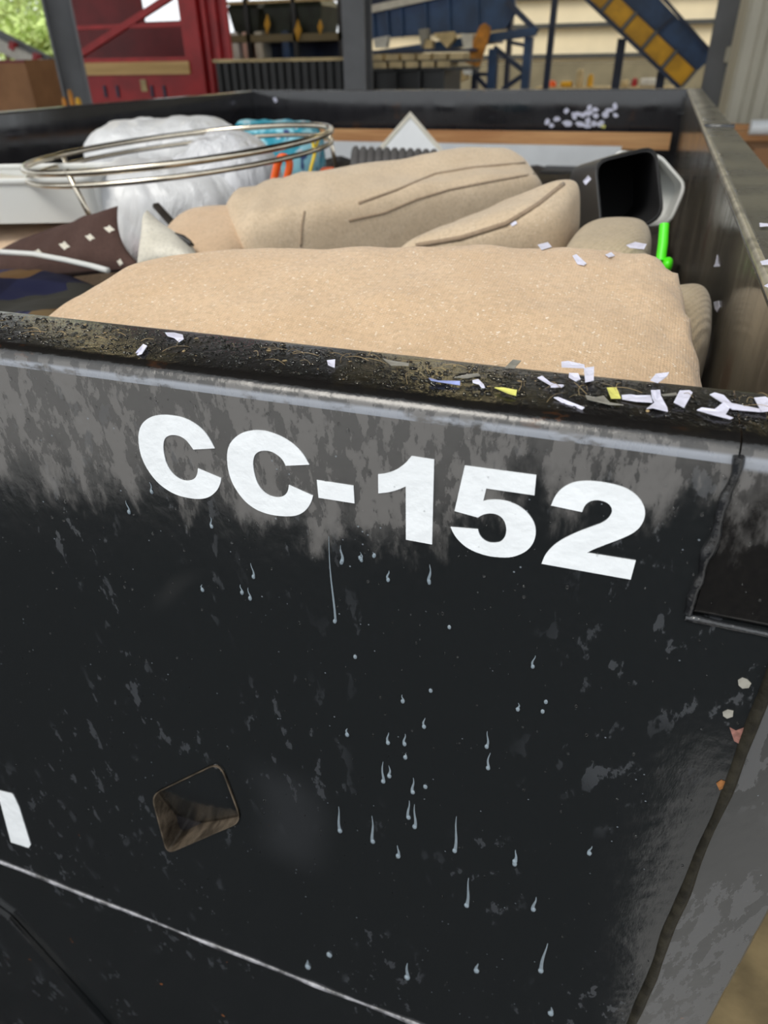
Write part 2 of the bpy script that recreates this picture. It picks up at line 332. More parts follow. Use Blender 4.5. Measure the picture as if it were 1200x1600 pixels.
# ------------------------------------------------------------------ mesh helpers (all in world coordinates)
class MB:
    def __init__(s): s.v = []; s.f = []
    def add(s, vs, fs):
        o = len(s.v); s.v += [tuple(q) for q in vs]; s.f += [tuple(i+o for i in q) for q in fs]; return s
    def hexa(s, c8):      # bottom 4 ccw, top 4 ccw
        return s.add(c8, [(3,2,1,0), (4,5,6,7), (0,1,5,4), (1,2,6,5), (2,3,7,6), (3,0,4,7)])
    def box(s, lo, hi):
        x0, y0, z0 = lo; x1, y1, z1 = hi
        return s.hexa([(x0,y0,z0), (x1,y0,z0), (x1,y1,z0), (x0,y1,z0), (x0,y0,z1), (x1,y0,z1), (x1,y1,z1), (x0,y1,z1)])
    def bar(s, a, b, w, h=None, up=(0, 0, 1)):
        a, b = Vector(a), Vector(b); h = h or w; d = (b-a).normalized(); u = Vector(up)
        if abs(d.dot(u)) > .98: u = Vector((0, 1, 0))
        sx = d.cross(u).normalized()*w/2; sz = sx.cross(d).normalized()*h/2
        return s.hexa([a-sx-sz, a+sx-sz, b+sx-sz, b-sx-sz, a-sx+sz, a+sx+sz, b+sx+sz, b-sx+sz])
    def tube(s, pts, r, n=8, closed=False):
        pts = [Vector(q) for q in pts]; N = len(pts); vs = []; fs = []
        rs = r if isinstance(r, (list, tuple)) else [r]*N; ref = None
        for i in range(N):
            if closed: d = pts[(i+1) % N]-pts[i-1]
            else: d = pts[min(i+1, N-1)]-pts[max(i-1, 0)]
            d.normalize()
            if ref is None: ref = d.orthogonal().normalized()
            ref = (ref-d*ref.dot(d)).normalized(); b = d.cross(ref)
            for k in range(n):
                a = 2*math.pi*k/n; vs.append(pts[i]+(ref*math.cos(a)+b*math.sin(a))*rs[i])
        for i in range(N if closed else N-1):
            j = (i+1) % N
            for k in range(n): fs.append((i*n+k, i*n+(k+1) % n, j*n+(k+1) % n, j*n+k))
        if not closed: fs += [tuple(range(n))[::-1], tuple((N-1)*n+k for k in range(n))]
        return s.add(vs, fs)
    def prism(s, poly, ext):     # poly: list of Vectors (planar), ext: Vector
        n = len(poly); e = Vector(ext); P = [Vector(q) for q in poly]
        return s.add(P+[q+e for q in P], [tuple(range(n))[::-1], tuple(range(n, 2*n))]+[(i, (i+1) % n, n+(i+1) % n, n+i) for i in range(n)])
    def sweep(s, prof, a, b, u, v):   # closed 2-D profile swept from a to b
        a, b, u, v = map(Vector, (a, b, u, v)); return s.prism([a+u*p[0]+v*p[1] for p in prof], b-a)
    def superbox(s, c8, e=5, n=14, disp=None):
        idx = {}; vs = []; fs = []
        c8 = [Vector(q) for q in c8]
        def vid(p):
            k = tuple(round(q, 5) for q in p)
            if k not in idx:
                q = Vector(p); sc = sum(abs(t)**e for t in q)**(-1/e); q = q*sc
                X, Y, Z = (q.x+1)/2, (q.y+1)/2, (q.z+1)/2
                lo = (c8[0]*(1-X)+c8[1]*X)*(1-Y)+(c8[3]*(1-X)+c8[2]*X)*Y
                hi = (c8[4]*(1-X)+c8[5]*X)*(1-Y)+(c8[7]*(1-X)+c8[6]*X)*Y
                r = lo*(1-Z)+hi*Z
                if disp: r = disp(r, q)
                idx[k] = len(vs); vs.append(r)
            return idx[k]
        for ax in range(3):
            for sg in (-1, 1):
                def P(i, j):
                    a, b = math.tan((-1+2*i/n)*math.pi/4), math.tan((-1+2*j/n)*math.pi/4)
                    q = [0, 0, 0]; q[ax] = sg; q[(ax+1) % 3] = a; q[(ax+2) % 3] = b; return q
                for i in range(n):
                    for j in range(n):
                        f = (vid(P(i, j)), vid(P(i+1, j)), vid(P(i+1, j+1)), vid(P(i, j+1)))
                        fs.append(f if sg > 0 else f[::-1])
        return s.add(vs, fs)
    def dome(s, c, n_, t, ru, rv, h, seg=7):   # drop lying on a surface: normal n_, tangent t
        c, n_, t = Vector(c), Vector(n_), Vector(t); b = n_.cross(t)
        vs = []; fs = []
        for k, (rr, hh) in enumerate(((1, 0), (.82, .62))):
            for i in range(seg):
                a = 2*math.pi*i/seg; vs.append(c+t*(ru*rr*math.cos(a))+b*(rv*rr*math.sin(a))+n_*(h*hh))
        vs.append(c+n_*h); L = len(vs)-1
        for i in range(seg):
            j = (i+1) % seg; fs += [(i, j, seg+j, seg+i), (seg+i, seg+j, L)]
        return s.add(vs, fs)
    def mesh(s, name, smooth=None):
        me = bpy.data.meshes.new(name); me.from_pydata(s.v, [], s.f); me.update()
        if smooth is not None:
            for p in me.polygons: p.use_smooth = True
            if smooth < 180: me.set_sharp_from_angle(angle=R(smooth))
        return me

def tag(o, label=None, cat=None, group=None, kind=None):
    for k, v in (('label', label), ('category', cat), ('group', group), ('kind', kind)):
        if v: o[k] = v
    return o
def obj(name, mb, mat, parent=None, smooth=None):
    me = mb.mesh(name, smooth) if isinstance(mb, MB) else mb
    if mat is not None:
        me.materials.clear(); me.materials.append(MAT[mat] if isinstance(mat, str) else mat)
    o = bpy.data.objects.new(name, me); COL.objects.link(o)
    if parent:
        o.parent = parent
        if parent.type == 'EMPTY': o.location = -parent.location
    else:                                    # origin at the base of the thing
        vs = me.vertices; n = len(vs)
        c = Vector((sum(v.co.x for v in vs)/n, sum(v.co.y for v in vs)/n, min(v.co.z for v in vs)))
        me.transform(Matrix.Translation(-c)); o.location = c
    return o
def thing(name, label, cat, base, group=None):
    o = bpy.data.objects.new(name, None); COL.objects.link(o); o.location = base; o.empty_display_size = .05
    return tag(o, label, cat, group)
def nz(p, s, seed=0): return noise.noise(Vector((p[0]*s+seed*7.3, p[1]*s+seed*3.1, p[2]*s-seed*5.7)))
def slab(quad, down): # 8 corners from a top quad and a vector to the bottom
    q = [Vector(p) for p in quad]; d = Vector(down); return [p+d for p in q]+q

# ================================================================== SETTING
def V(*a): return Vector(a)
g = MB().box((-60, -12, -.1), (40, 70, 0)); tag(obj('ground', g, 'dirt'), kind='structure')
def jag(pts, amp, seed):
    out = []; n = len(pts)
    for i in range(n):
        a, b = Vector(pts[i]), Vector(pts[(i+1) % n]); k = max(2, int((b-a).length/.12))
        for j in range(k):
            p = a.lerp(b, j/k); out.append(p+Vector((nz(p, 4, seed), nz(p, 4, seed+1), 0))*amp)
    return out
pad = MB().prism([V(-9, -9, 0), V(6, -9, 0), V(6, -.02, 0), V(.17, -.02, 0), V(.17, .5, 0), V(-9, .5, 0)], (0, 0, .008))
tag(obj('floor', pad, 'concrete'), kind='structure')
wet = MB().prism(jag([V(-3.4, .3, .008), V(-3.4, -1.5, .008), V(-1.2, -1.78, .008), V(-.75, -1.85, .008), V(-.45, -2.55, .008), V(.9, -2.75, .008), V(1.2, -1.15, .008), V(.36, -1.0, .008), V(.24, -.7, .008), V(.21, -.3, .008), V(.17, .3, .008)], .12, 3), (0, 0, .004))
tag(obj('dark_reflection_patch', wet, 'reflect_dark'), kind='structure')  # unseen dark patch added to keep the end wall's reflection dark

# building: roof with open skylight strips, back wall, columns
def building():
    for i, (y0, y1) in enumerate(((-.9, 14), (15.2, 22), (23.6, 29))):
        tag(obj('ceiling' if i == 0 else 'ceiling', MB().box((-24, y0, 6.4), (14, y1, 6.55)), 'roof'), kind='structure')
    YB = 40
    zb = at(980, 97, YB).z
    wall = MB().box((at(540, 50, YB).x, YB, zb), (14, YB+.15, 6.4))
    wo = tag(obj('wall_back', wall, 'cwall'), kind='structure')
    tag(obj('wall_back_plinth', MB().box((at(540, 50, YB).x, YB-.15, 0), (14, YB+.15, zb)), 'block'), kind='structure')
    for i, py in enumerate((-10, 37, 86)):
        a, b = at(560, py+.5, YB-.2), at(1180, py-1.5, YB-.2); z = at(980, py, YB-.2).z
        mb = MB().box((a.x, YB-.25, z-.09), (13, YB, z+.09)); o = obj('girt', mb, 'girt'); tag(o, kind='structure'); o.name = 'trim_%d' % (i+1)
building()

def h_column(px0, px1, Y, label, top=6.4, yaw=0, py=60):
    a, b = at(px0, py, Y), at(px1, py, Y); cx = (a.x+b.x)/2; w_ = abs(b.x-a.x); t = thing('steel_column', label, 'column', (cx, Y, 0), 'steel columns of the shed')
    hw = w_/2; c, s = math.cos(yaw), math.sin(yaw)
    def rb(x0, x1, y0, y1, z0=0, z1=top):
        pts = [V(cx+x*c-y*s, Y+x*s+y*c, z0) for x, y in ((x0, y0), (x1, y0), (x1, y1), (x0, y1))]
        return MB().prism(pts, (0, 0, z1-z0))
    obj('flange', rb(-hw, hw, 0, .02), 'column', t); obj('flange', rb(-hw, hw, .24, .26), 'column', t)
    obj('web', rb(-.008, .008, .02, .24), 'column', t); obj('base_plate', rb(-hw-.08, hw+.08, -.08, .34, 0, .03), 'column', t)
    return t
h_column(52, 96, 6.3, 'grey steel column left of the red rack', yaw=-.9, py=40)
h_column(535, 570, 9, 'grey steel column in front of the black ribbed bin', py=60)
h_column(1112, 1150, 9, 'grey steel column beside the yellow-panelled conveyor', py=60)

# ================================================================== CONTAINER
XL, XR, L = -2.209, .091, 3.807          # inside faces
RW, RH = .066, .095                      # rail width, height
XO = XR+RW+.004                          # outside of the right wall
WX = .0545                               # weld between front rail and corner piece
XC = .098                                # corner bend
ZW = .69                                 # lower weld
box = thing('roll_off_container', 'black steel roll-off container with CC-152 in white on its wet end wall', 'container', (-1, 1.9, 0))
def round_prof(w_, h_, r, n=6, slope=0):
    pts = []
    for cx, cy, a0 in ((r, -r, 180), (w_-r, -r, 90), (w_-r, -h_+.004, 0), (r, -h_+.004, 270)):
        rr = r if a0 in (180, 90) else .004
        if a0 in (0, 270): cx = w_-.004 if a0 == 0 else .004
        for k in range(n+1):
            a = R(a0-90*k/n); pts.append((cx+rr*math.cos(a), cy+rr*math.sin(a)))
    return pts
prof = [(max(a, .0062) if b < -.0104 else a, b) for a, b in round_prof(RW, RH, .010)]
prof0 = round_prof(RW, RH, .010)
# front rail in two lengths with a weld between
fr = MB(); 
n_ = 60
def rail_strip(x0, x1, seg, P):
    mb = MB(); K = len(P); vs = []; fs = []
    for i in range(seg+1):
        x = x0+(x1-x0)*i/seg
        for py, pz in P:
            q = V(x, py, RZ+pz); d = nz(q, 9, 1)*.0008*min(1, max(0, py)/.02); vs.append(q+V(0, 0, d))
    for i in range(seg):
        for k in range(K): fs.append((i*K+k, i*K+(k+1) % K, (i+1)*K+(k+1) % K, (i+1)*K+k))
    fs += [tuple(range(K)), tuple(seg*K+k for k in range(K))[::-1]]
    return mb.add(vs, fs)
o = obj('front_rail', rail_strip(XL-RW, WX, 90, prof), 'rail', box, 35); tag(o, 'wet black top rail with droplets and a painted highlight on its front lip')
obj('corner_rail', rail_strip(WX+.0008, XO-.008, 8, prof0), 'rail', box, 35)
# weld beads
def bead(name, pts, r, mat, seed, n=6, flat=1):
    N = len(pts); rs = [r*(1+.5*nz((i*.17, seed, 0), 1, seed)+.05*math.sin(i*1.3)) for i in range(N)]
    return obj(name, MB().tube(pts, rs, n), mat, box, 60)
vb = []
for i in range(46):
    s_ = i/45; z = RZ-.006-s_*.088; vb.append(V(WX-.0015*s_-.0022*nz((s_*6, 0, 0), 1, 4), -.0006, z))
bead('weld_bead', vb, .0024, 'bead', 2)
bead('weld_bead', [V(.052+.11*i/30, -.0002+.00*i, RZ-RH-.0015-.003*(i/30)) for i in range(31)], .0018, 'bead', 3)
bead('weld_bead', [V(-2.27+i*.0075, .0012, ZW+.0008*math.sin(i*.31)) for i in range(int(2.36/.0075))], .0032, 'wornbead', 5)
bead('corner_seam', [V(XC+.0015*nz((i*.2, 0, 0), 1, 9), .0006, .13+i*.0115) for i in range(98)], .0036, M('dark_grimy_seam', (.018, .016, .011), .6, var=.5, scale=60, bump=.4, bscale=120, spec=.2), 8)
# front panel with a diamond hole
hole_px = [(237, 1240), (262, 1333), (380, 1282), (345, 1188)]
hc = [at(*q, 0) for q in hole_px]
def rounded(poly, r, n=5):
    out = []; N = len(poly)
    for i in range(N):
        p, a, b = poly[i], poly[i-1], poly[(i+1) % N]; da = (a-p).normalized(); db = (b-p).normalized()
        p0, p1 = p+da*r, p+db*r
        for k in range(n+1):
            t = k/n; out.append(p0*(1-t)**2+p*2*t*(1-t)+p1*t*t)
    return out
hole = rounded(hc, .016)
def holed_panel(outer, hole, depth, bulge):
    bm = bmesh.new()
    def loop(pts):
        vs = [bm.verts.new(p) for p in pts]; return [bm.edges.new((vs[i], vs[(i+1) % len(vs)])) for i in range(len(vs))]
    es = loop(outer)+loop(hole)
    bmesh.ops.triangle_fill(bm, use_beauty=True, use_dissolve=False, edges=es, normal=(0, -1, 0))
    ret = bmesh.ops.extrude_face_region(bm, geom=bm.faces[:])
    bmesh.ops.translate(bm, verts=[v for v in ret['geom'] if isinstance(v, bmesh.types.BMVert)], vec=(0, depth, 0))
    bmesh.ops.recalc_face_normals(bm, faces=bm.faces[:])
    me = bpy.data.meshes.new('front_panel'); bm.to_mesh(me); bm.free(); return me
xs0, xs1, zt = XL-RW, XC, RZ-RH-.0005
outer = [V(xs0, 0, ZW), V(xs1, 0, ZW), V(xs1, 0, zt), V(WX-.0003, 0, zt), V(WX-.0003, 0, RZ-.0105), V(xs0, 0, RZ-.0105)]
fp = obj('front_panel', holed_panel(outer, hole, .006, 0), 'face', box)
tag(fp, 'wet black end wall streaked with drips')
# lining of the hole and the tab folded in behind it
ctr = sum(hc, V(0, 0, 0))/4
ring = MB(); K = len(hole); vs = []
inn = [ctr+(q-ctr)*.972 for q in hole]
vs = [q+V(0, -.0015, 0) for q in hole]+[q+V(0, -.0015, 0) for q in inn]+[q+V(0, .026, 0) for q in inn]
ring.add(vs, [(i, (i+1) % K, K+(i+1) % K, K+i) for i in range(K)]+[(K+i, K+(i+1) % K, 2*K+(i+1) % K, 2*K+i) for i in range(K)])
ho = obj('hole_edge', ring, 'cutedge', fp, 40); tag(ho, 'rusty cut edge of a diamond hole')
tabm = MB(); A, B, C_, D = hc          # left, bottom, right, top
N = 10; vs = []; fs = []
for i in range(N+1):
    for j in range(N+1):
        s_, t_ = i/N, j/N
        p = (D*(1-s_)+A*s_)*(1-t_)+(C_*(1-s_)+B*s_)*t_
        k = max(0, (s_+t_-.75)/1.25); p = p+V(0, .0022+.030*k**1.2, 0); p = ctr+(p-ctr)*.965; vs.append(p)
for i in range(N):
    for j in range(N):
        a = i*(N+1)+j; fs.append((a, a+1, a+N+2, a+N+1))
tabm.add(vs, fs); tm = obj('folded_tab', tabm, 'face', fp, 180)
sm = tm.modifiers.new('thick', 'SOLIDIFY'); sm.thickness = .003; sm.offset = 0
# corner post, lower panel, gusset, sides, far end, floor
cp = MB(); path = [(XC, 0), (XC+.006, .0012), (XO-.004, .024), (XO, .03), (XO, .14), (XO-.006, .14), (XO-.006, .033), (XC, .006)]
cp.prism([V(x, y, .12) for x, y in path], (0, 0, zt-.12)); obj('corner_post', cp, 'post', box, 30)
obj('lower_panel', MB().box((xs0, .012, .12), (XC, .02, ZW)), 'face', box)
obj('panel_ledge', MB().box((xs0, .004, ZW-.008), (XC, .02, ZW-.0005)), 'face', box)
gp = [at(q[0], q[1], 0) for q in ((-150, 1330), (8, 1442), (160, 1606), (230, 1690), (-60, 1690))]
gp = [V(q.x, .011, q.z) for q in gp]
obj('gusset', MB().prism(gp, (0, -.006, 0)), 'face', box)
bead('weld_bead', [V(a.x, .006, a.z) for a in [gp[1].lerp(gp[3], i/24) for i in range(25)]], .003, 'bead', 6)
obj('side_panel', MB().box((XR-.0012, .07, .12), (XO-.006, L+.06, RZ-.009)), 'wall_sheen', box)
obj('side_panel', MB().box((XL-RW+.006, .0, .12), (XL, L+.06, RZ-.19)), 'inside', box)
obj('end_panel', MB().box((XL, L+.02, .12), (XR, L+.06, RZ-.2)), 'inside', box)
obj('end_lining', MB().box((XL+.001, .021, .12), (XR-.001, .03, RZ-RH-.001)), 'inside', box)
obj('container_floor', MB().box((XL, .03, .14), (XR, L+.06, .16)), 'inside', box)
def xrail(x0, y0, y1, name, mat, h=RH):
    P = round_prof(RW, h, .008, 4); return obj(name, MB().sweep(P, V(x0, y0, RZ), V(x0, y1, RZ), V(1, 0, 0), V(0, 0, 1)), mat, box, 35)
rr = xrail(XR, RW, L+.07, 'side_rail', 'siderail'); tag(rr, 'black side rail with a painted olive-grey sheen on top')
xrail(XL-RW, RW, L+.07, 'side_rail', 'inside', .19)
P = round_prof(.07, .205, .006, 4)
obj('end_rail', MB().sweep(P, V(XL, L, RZ), V(XR, L, RZ), V(0, 1, 0), V(0, 0, 1)), 'inside', box, 35)
# bright inner edge of the right rail, welded seam on top, corner seam at the far end
eb = MB().tube([V(XR+.0015, .10+i*.09, RZ-.0025) for i in range(41)], .0042, 6); tag(obj('bright_edge', eb, 'chrome' if 0 else M('bright_edge_steel', (.42, .40, .33), .35, metal=.6, var=.4, scale=30), box, 60), 'bright steel edge')
obj('weld_bead', MB().tube([V(XR+.001+.0155*i, 1.62+.003*math.sin(i*2), RZ+.0005) for i in range(5)], .006, 6), 'bead', box, 60)
obj('weld_bead', MB().tube([V(XR-.004, L-.004, RZ-.03-.02*i) for i in range(9)], [.008+.003*(i % 2) for i in range(9)], 6), 'bead', box, 60)
obj('inner_stiffener', MB().box((XR-.03, L-.04, .3), (XR, L-.001, RZ-.1)), 'inside', box)

# ---------------- lettering traced on the wall: (zoom origin, scale, points; '#' marks a sharp corner)
LET = {
 'letter C': (200, 630, 7.5, '1015,530# 950,410 870,310 760,225 640,170 520,145 400,138 290,155 200,205 145,280 122,380 128,500 155,620 200,725 265,830 350,930 450,1010 560,1070 680,1105 800,1122 900,1115 980,1080 1045,1015 1080,940 1090,880# 818,765# 812,820 790,870 750,900 690,910 620,895 550,850 490,780 445,690 420,590 413,500 425,430 460,390 520,373 600,385 670,425 720,480 765,543#'),
 'second letter C': (340, 655, 5.4545, '780,388# 735,310 670,235 590,175 500,130 400,100 300,97 210,118 140,165 95,230 80,320 90,430 120,530 170,620 240,705 330,770 430,808 530,825 630,827 700,810 755,770 795,710 812,653# 607,562# 600,605 580,640 545,662 490,665 430,645 375,600 335,535 310,450 302,370 315,310 350,278 400,268 460,278 515,310 555,350 580,397#'),
 'hyphen': (340, 655, 5.4545, '845,520# 1157,568# 1166,718# 860,670#'),
 'numeral 1': (570, 700, 8.571, '625,110# 928,157# 900,1293# 550,1228# 548,515# 440,560 320,592 180,608# 178,355# 290,340 420,292 530,215 590,150'),
 'numeral 5': (690, 715, 7.5, '272,95# 1110,207# 1087,443# 523,362# 487,512# 560,497 680,498 800,522 920,580 1020,665 1085,770 1103,870 1085,970 1030,1060 940,1125 820,1165 700,1170 560,1155 420,1115 290,1050 190,960 135,880 105,815# 425,842# 445,905 490,960 550,993 620,1000 690,985 740,930 758,850 745,770 705,705 640,665 560,655 485,670 425,703# 150,627#'),
 'numeral 2': (835, 740, 6.316, '163,315# 205,225 270,150 370,95 490,75 620,80 770,105 900,145 1000,210 1065,290 1092,380 1075,470 1020,550 930,610 800,665 680,710 580,750 517,783# 1000,860# 950,1047# 70,890# 110,800 180,720 270,655 400,590 540,535 660,490 730,440 765,375 750,320 700,280 620,262 550,275 500,315 470,380#'),
 'cut-off lettering stroke': (0, 1220, 10, '-260,90# 0,160 170,200# 215,240 300,420# 480,1000# 445,1050# 170,960# 0,330# -30,270# -260,215#'),
}
def spline(pts):
    N = len(pts); out = []
    for i in range(N):
        (p1, s1), (p2, s2) = pts[i], pts[(i+1) % N]; p0 = pts[i-1][0] if not s1 else p1; p3 = pts[(i+2) % N][0] if not s2 else p2
        if s1 and s2: out.append(p1); continue
        for k in range(4):
            t = k/4; out.append(.5*((2*p1)+(p2-p0)*t+(2*p0-5*p1+4*p2-p3)*t*t+(3*p1-p0-3*p2+p3)*t**3))
    return out
for lab, (ox, oy, sc, txt) in LET.items():
    pts = []
    for tok in txt.split():
        sh = tok.endswith('#'); a, b = map(float, tok.rstrip('#').split(',')); pts.append((at(ox+a/sc, oy+b/sc, -.0006), sh))
    loop = spline(pts)
    bm = bmesh.new(); vs = [bm.verts.new(p) for p in loop]; es = [bm.edges.new((vs[i], vs[(i+1) % len(vs)])) for i in range(len(vs))]
    bmesh.ops.triangle_fill(bm, use_beauty=True, edges=es, normal=(0, -1, 0))
    r_ = bmesh.ops.extrude_face_region(bm, geom=bm.faces[:])
    bmesh.ops.translate(bm, verts=[q for q in r_['geom'] if isinstance(q, bmesh.types.BMVert)], vec=(0, .0005, 0))
    bmesh.ops.recalc_face_normals(bm, faces=bm.faces[:])
    me = bpy.data.meshes.new('decal'); bm.to_mesh(me); bm.free()
    tag(obj('decal_'+{'l': 'letter', 's': 'letter', 'h': 'hyphen', 'n': 'numeral', 'c': 'letter'}[lab[0]], me, 'decal', box), 'white vinyl '+lab)

# ================================================================== SHED BACKGROUND
def pz(px, py, Y, y2=None):
    p = at(px, py, Y); return p
def fbox(l, t_, r_, b, Y, dep, mb=None):        # box whose front face fills a picture range at distance Y
    mb = mb or MB(); py = (t_+b)/2; px = (l+r_)/2
    return mb.box((at(l, py, Y).x, Y, at(px, b, Y).z), (at(r_, py, Y).x, Y+dep, at(px, t_, Y).z))
def pbar(a, b, Y, w_px, Y2=None, mb=None):
    s_ = (at(a[0]+1, a[1], Y)-at(a[0], a[1], Y)).length; return (mb or MB()).bar(at(*a, Y), at(*b, Y2 or Y), w_px*s_, w_px*s_, (0, 1, 0))
def ppoly(pts, Y, dep): return MB().prism([at(*q, Y) for q in pts], (0, dep, 0))
def zx(px, Y, py=90): return at(px, py, Y).x

# red steel rack
Y = 11
rk = thing('red_steel_rack', 'tall red steel rack with a tan plank across its front', 'rack', V((zx(97, Y)+zx(355, Y))/2, Y+.8, 0))
x0, x1, x2 = zx(112, Y), zx(300, Y), zx(352, Y)
obj('post', MB().box((x0-.24, Y, 0), (x0, Y+.24, 3.4)), 'red', rk); obj('post', MB().box((x1-.12, Y, 0), (x1+.18, Y+.24, 3.4)), 'red', rk)
obj('side_panel', MB().box((x1+.18, Y+.1, 0), (x2, Y+.16, 3.4)), 'red', rk)
for i in range(3): obj('side_rib', MB().box((x1+.25+.18*i, Y+.04, 0), (x1+.31+.18*i, Y+.1, 3.4)), 'red', rk)
zl, zo = at(200, 90, Y).z, at(250, 33, Y).z; xo = zx(222, Y+1.5, 20); xbl, xbr = zx(108, Y+1.5), zx(302, Y+1.5)
obj('back_panel', MB().box((xbl, Y+1.5, 0), (xo, Y+1.56, 3.4)), 'dkred', rk); obj('back_panel', MB().box((xo, Y+1.5, 0), (xbr, Y+1.56, at(250, 33, Y+1.5).z)), 'dkred', rk)
obj('cross_bar', MB().box((x0, Y+.03, at(200, 44, Y).z), (x1, Y+.12, at(200, 37, Y).z)), 'red', rk)
obj('brace', pbar((122, 88), (268, -6), Y+.06, 7), 'red', rk)
obj('sill', MB().box((x0, Y+.02, at(200, 97, Y).z), (x1, Y+.22, zl)), 'red', rk)
pk = obj('plank', MB().box((x0+.06, Y-.03, at(200, 117, Y).z), (x1-.06, Y+.02, at(200, 97, Y).z)), wood('pale_tan_plank', (.50, .33, .14), (.66, .46, .22), 2), rk); tag(pk, 'pale tan wooden plank')
obj('lower_panel', MB().box((x0, Y+.04, 0), (x1, Y+.1, at(200, 118, Y).z)), 'red', rk)
for px in (150, 170, 225, 245): obj('slot', MB().box((zx(px, Y), Y+.02, at(px, 152, Y).z), (zx(px+4, Y), Y+.05, at(px, 134, Y).z)), 'dkblue', rk)
obj('placard', MB().box((zx(211, Y), Y+.02, at(215, 143, Y).z), (zx(220, Y), Y+.04, at(215, 124, Y).z)), 'tanpaper', rk)
obj('roof_beam', MB().box((x0-.24, Y, 3.3), (x2, Y+.24, 3.5)), 'red', rk)

# black ribbed bin
Y = 10
bb = thing('ribbed_steel_bin', 'long black ribbed steel bin behind the middle column', 'bin', V((zx(330, Y)+zx(575, Y))/2, Y+.8, 0))
zt_ = at(450, 96, Y).z; xa, xb = zx(333, Y), zx(575, Y)
obj('body', MB().box((xa, Y+.05, 0), (xb, Y+1.5, zt_)), 'blackbox', bb)
obj('top_lip', MB().box((xa, Y-.03, zt_), (xb, Y+.14, zt_+.04)), 'tanpaper', bb)
nr = 19
rib = MB().box((-.035, 0, 0), (.035, .05, zt_-.01)).mesh('rib'); rib.materials.append(MAT['blackbox'])
for i in range(nr):
    o = bpy.data.objects.new('rib', rib); COL.objects.link(o); o.parent = bb; o.location = V(xa+(xb-xa)*(i+.5)/nr, Y, 0)-bb.location
rk2 = thing('slotted_rack', 'dark rack with rows of tan slabs under the blue hopper', 'rack', V((zx(575, Y)+zx(700, Y))/2, Y+.5, 0))
zr = [at(640, 91, Y).z, at(640, 103, Y).z]
obj('body', MB().box((zx(572, Y), Y+.1, 0), (zx(692, Y), Y+1, at(640, 108, Y).z)), 'blackbox', rk2)
for i in range(4): px = 576+i*38; obj('post', MB().box((zx(px, Y), Y, 0), (zx(px+5, Y), Y+.08, at(px, 84, Y).z)), 'blackbox', rk2)
for k in range(2):
    obj('shelf', MB().box((zx(572, Y), Y, zr[k]-.05), (zx(735, Y), Y+.6, zr[k]-.02)), 'blackbox', rk2)
    for i in range(6-k): px = 578+i*25+k*6; obj('slab', MB().box((zx(px, Y), Y-.02, zr[k]-.02), (zx(px+20, Y), Y+.4, zr[k]+.05)), 'tanpaper', rk2)

# shelf with dark green bins
Y = 14
sh = thing('storage_shelf', 'dark steel shelf carrying green bins behind the ribbed bin', 'shelf', V((zx(350, Y)+zx(535, Y))/2, Y+.5, 0))
z1, z2 = at(440, 53, Y).z, at(440, 92, Y).z
obj('shelf_board', MB().box((zx(352, Y), Y, z1-.12), (zx(536, Y), Y+1, z1)), 'block', sh); obj('shelf_board', MB().box((zx(352, Y), Y, z2-.12), (zx(536, Y), Y+1, z2)), 'blackbox', sh)
for px in (354, 388, 460, 530): obj('post', MB().box((zx(px, Y), Y, 0), (zx(px+6, Y), Y+.1, z1+.9)), 'blackbox', sh)
obj('back_panel', MB().box((zx(352, Y), Y+1, 0), (zx(536, Y), Y+1.05, z1-.1)), 'dkblue', sh)
obj('top_beam', MB().box((zx(352, Y), Y, at(440, 4, Y).z), (zx(536, Y), Y+.12, at(440, -1, Y).z)), 'tanpaper', sh)
for i, (l, r_, lab) in enumerate(((366, 412, 'dark green bin at the left end of the steel shelf'), (420, 462, 'dark green bin in the middle of the steel shelf'), (468, 508, 'dark green bin at the right end of the steel shelf'))):
    t = thing('green_bin', lab, 'bin', V(zx((l+r_)/2, Y+.1), Y+.5, z1), 'green bins on the shelf'); a, b = zx(l, Y+.1), zx(r_, Y+.1); h_ = at(440, 11, Y).z-z1
    obj('body', MB().hexa([V(a+.08, Y+.1, z1), V(b-.08, Y+.1, z1), V(b-.08, Y+.9, z1), V(a+.08, Y+.9, z1), V(a, Y+.05, z1+h_), V(b, Y+.05, z1+h_), V(b, Y+.95, z1+h_), V(a, Y+.95, z1+h_)]), 'dkgreen', t)
    obj('lid', MB().hexa([V(a-.03, Y+.02, z1+h_), V(b+.03, Y+.02, z1+h_), V(b+.03, Y+.98, z1+h_), V(a-.03, Y+.98, z1+h_), V(a+.12, Y+.1, z1+h_+.12), V(b-.12, Y+.1, z1+h_+.12), V(b-.12, Y+.9, z1+h_+.12), V(a+.12, Y+.9, z1+h_+.12)]), 'dkgreen', t)
for px, t_, b, w_, lab in ((417, 22, 54, 9, 'left yellow strap hanging from the steel shelf'), (465, 30, 65, 11, 'middle diamond-shaped yellow strap on the steel shelf'), (500, 30, 54, 8, 'right yellow strap hanging from the steel shelf')):
    tag(obj('yellow_strap', ppoly([(px, t_), (px+w_/2, (t_+b)/2), (px, b), (px-w_/2, (t_+b)/2)], Y-.06, .03), 'ypanel'), lab, 'strap', 'yellow straps')
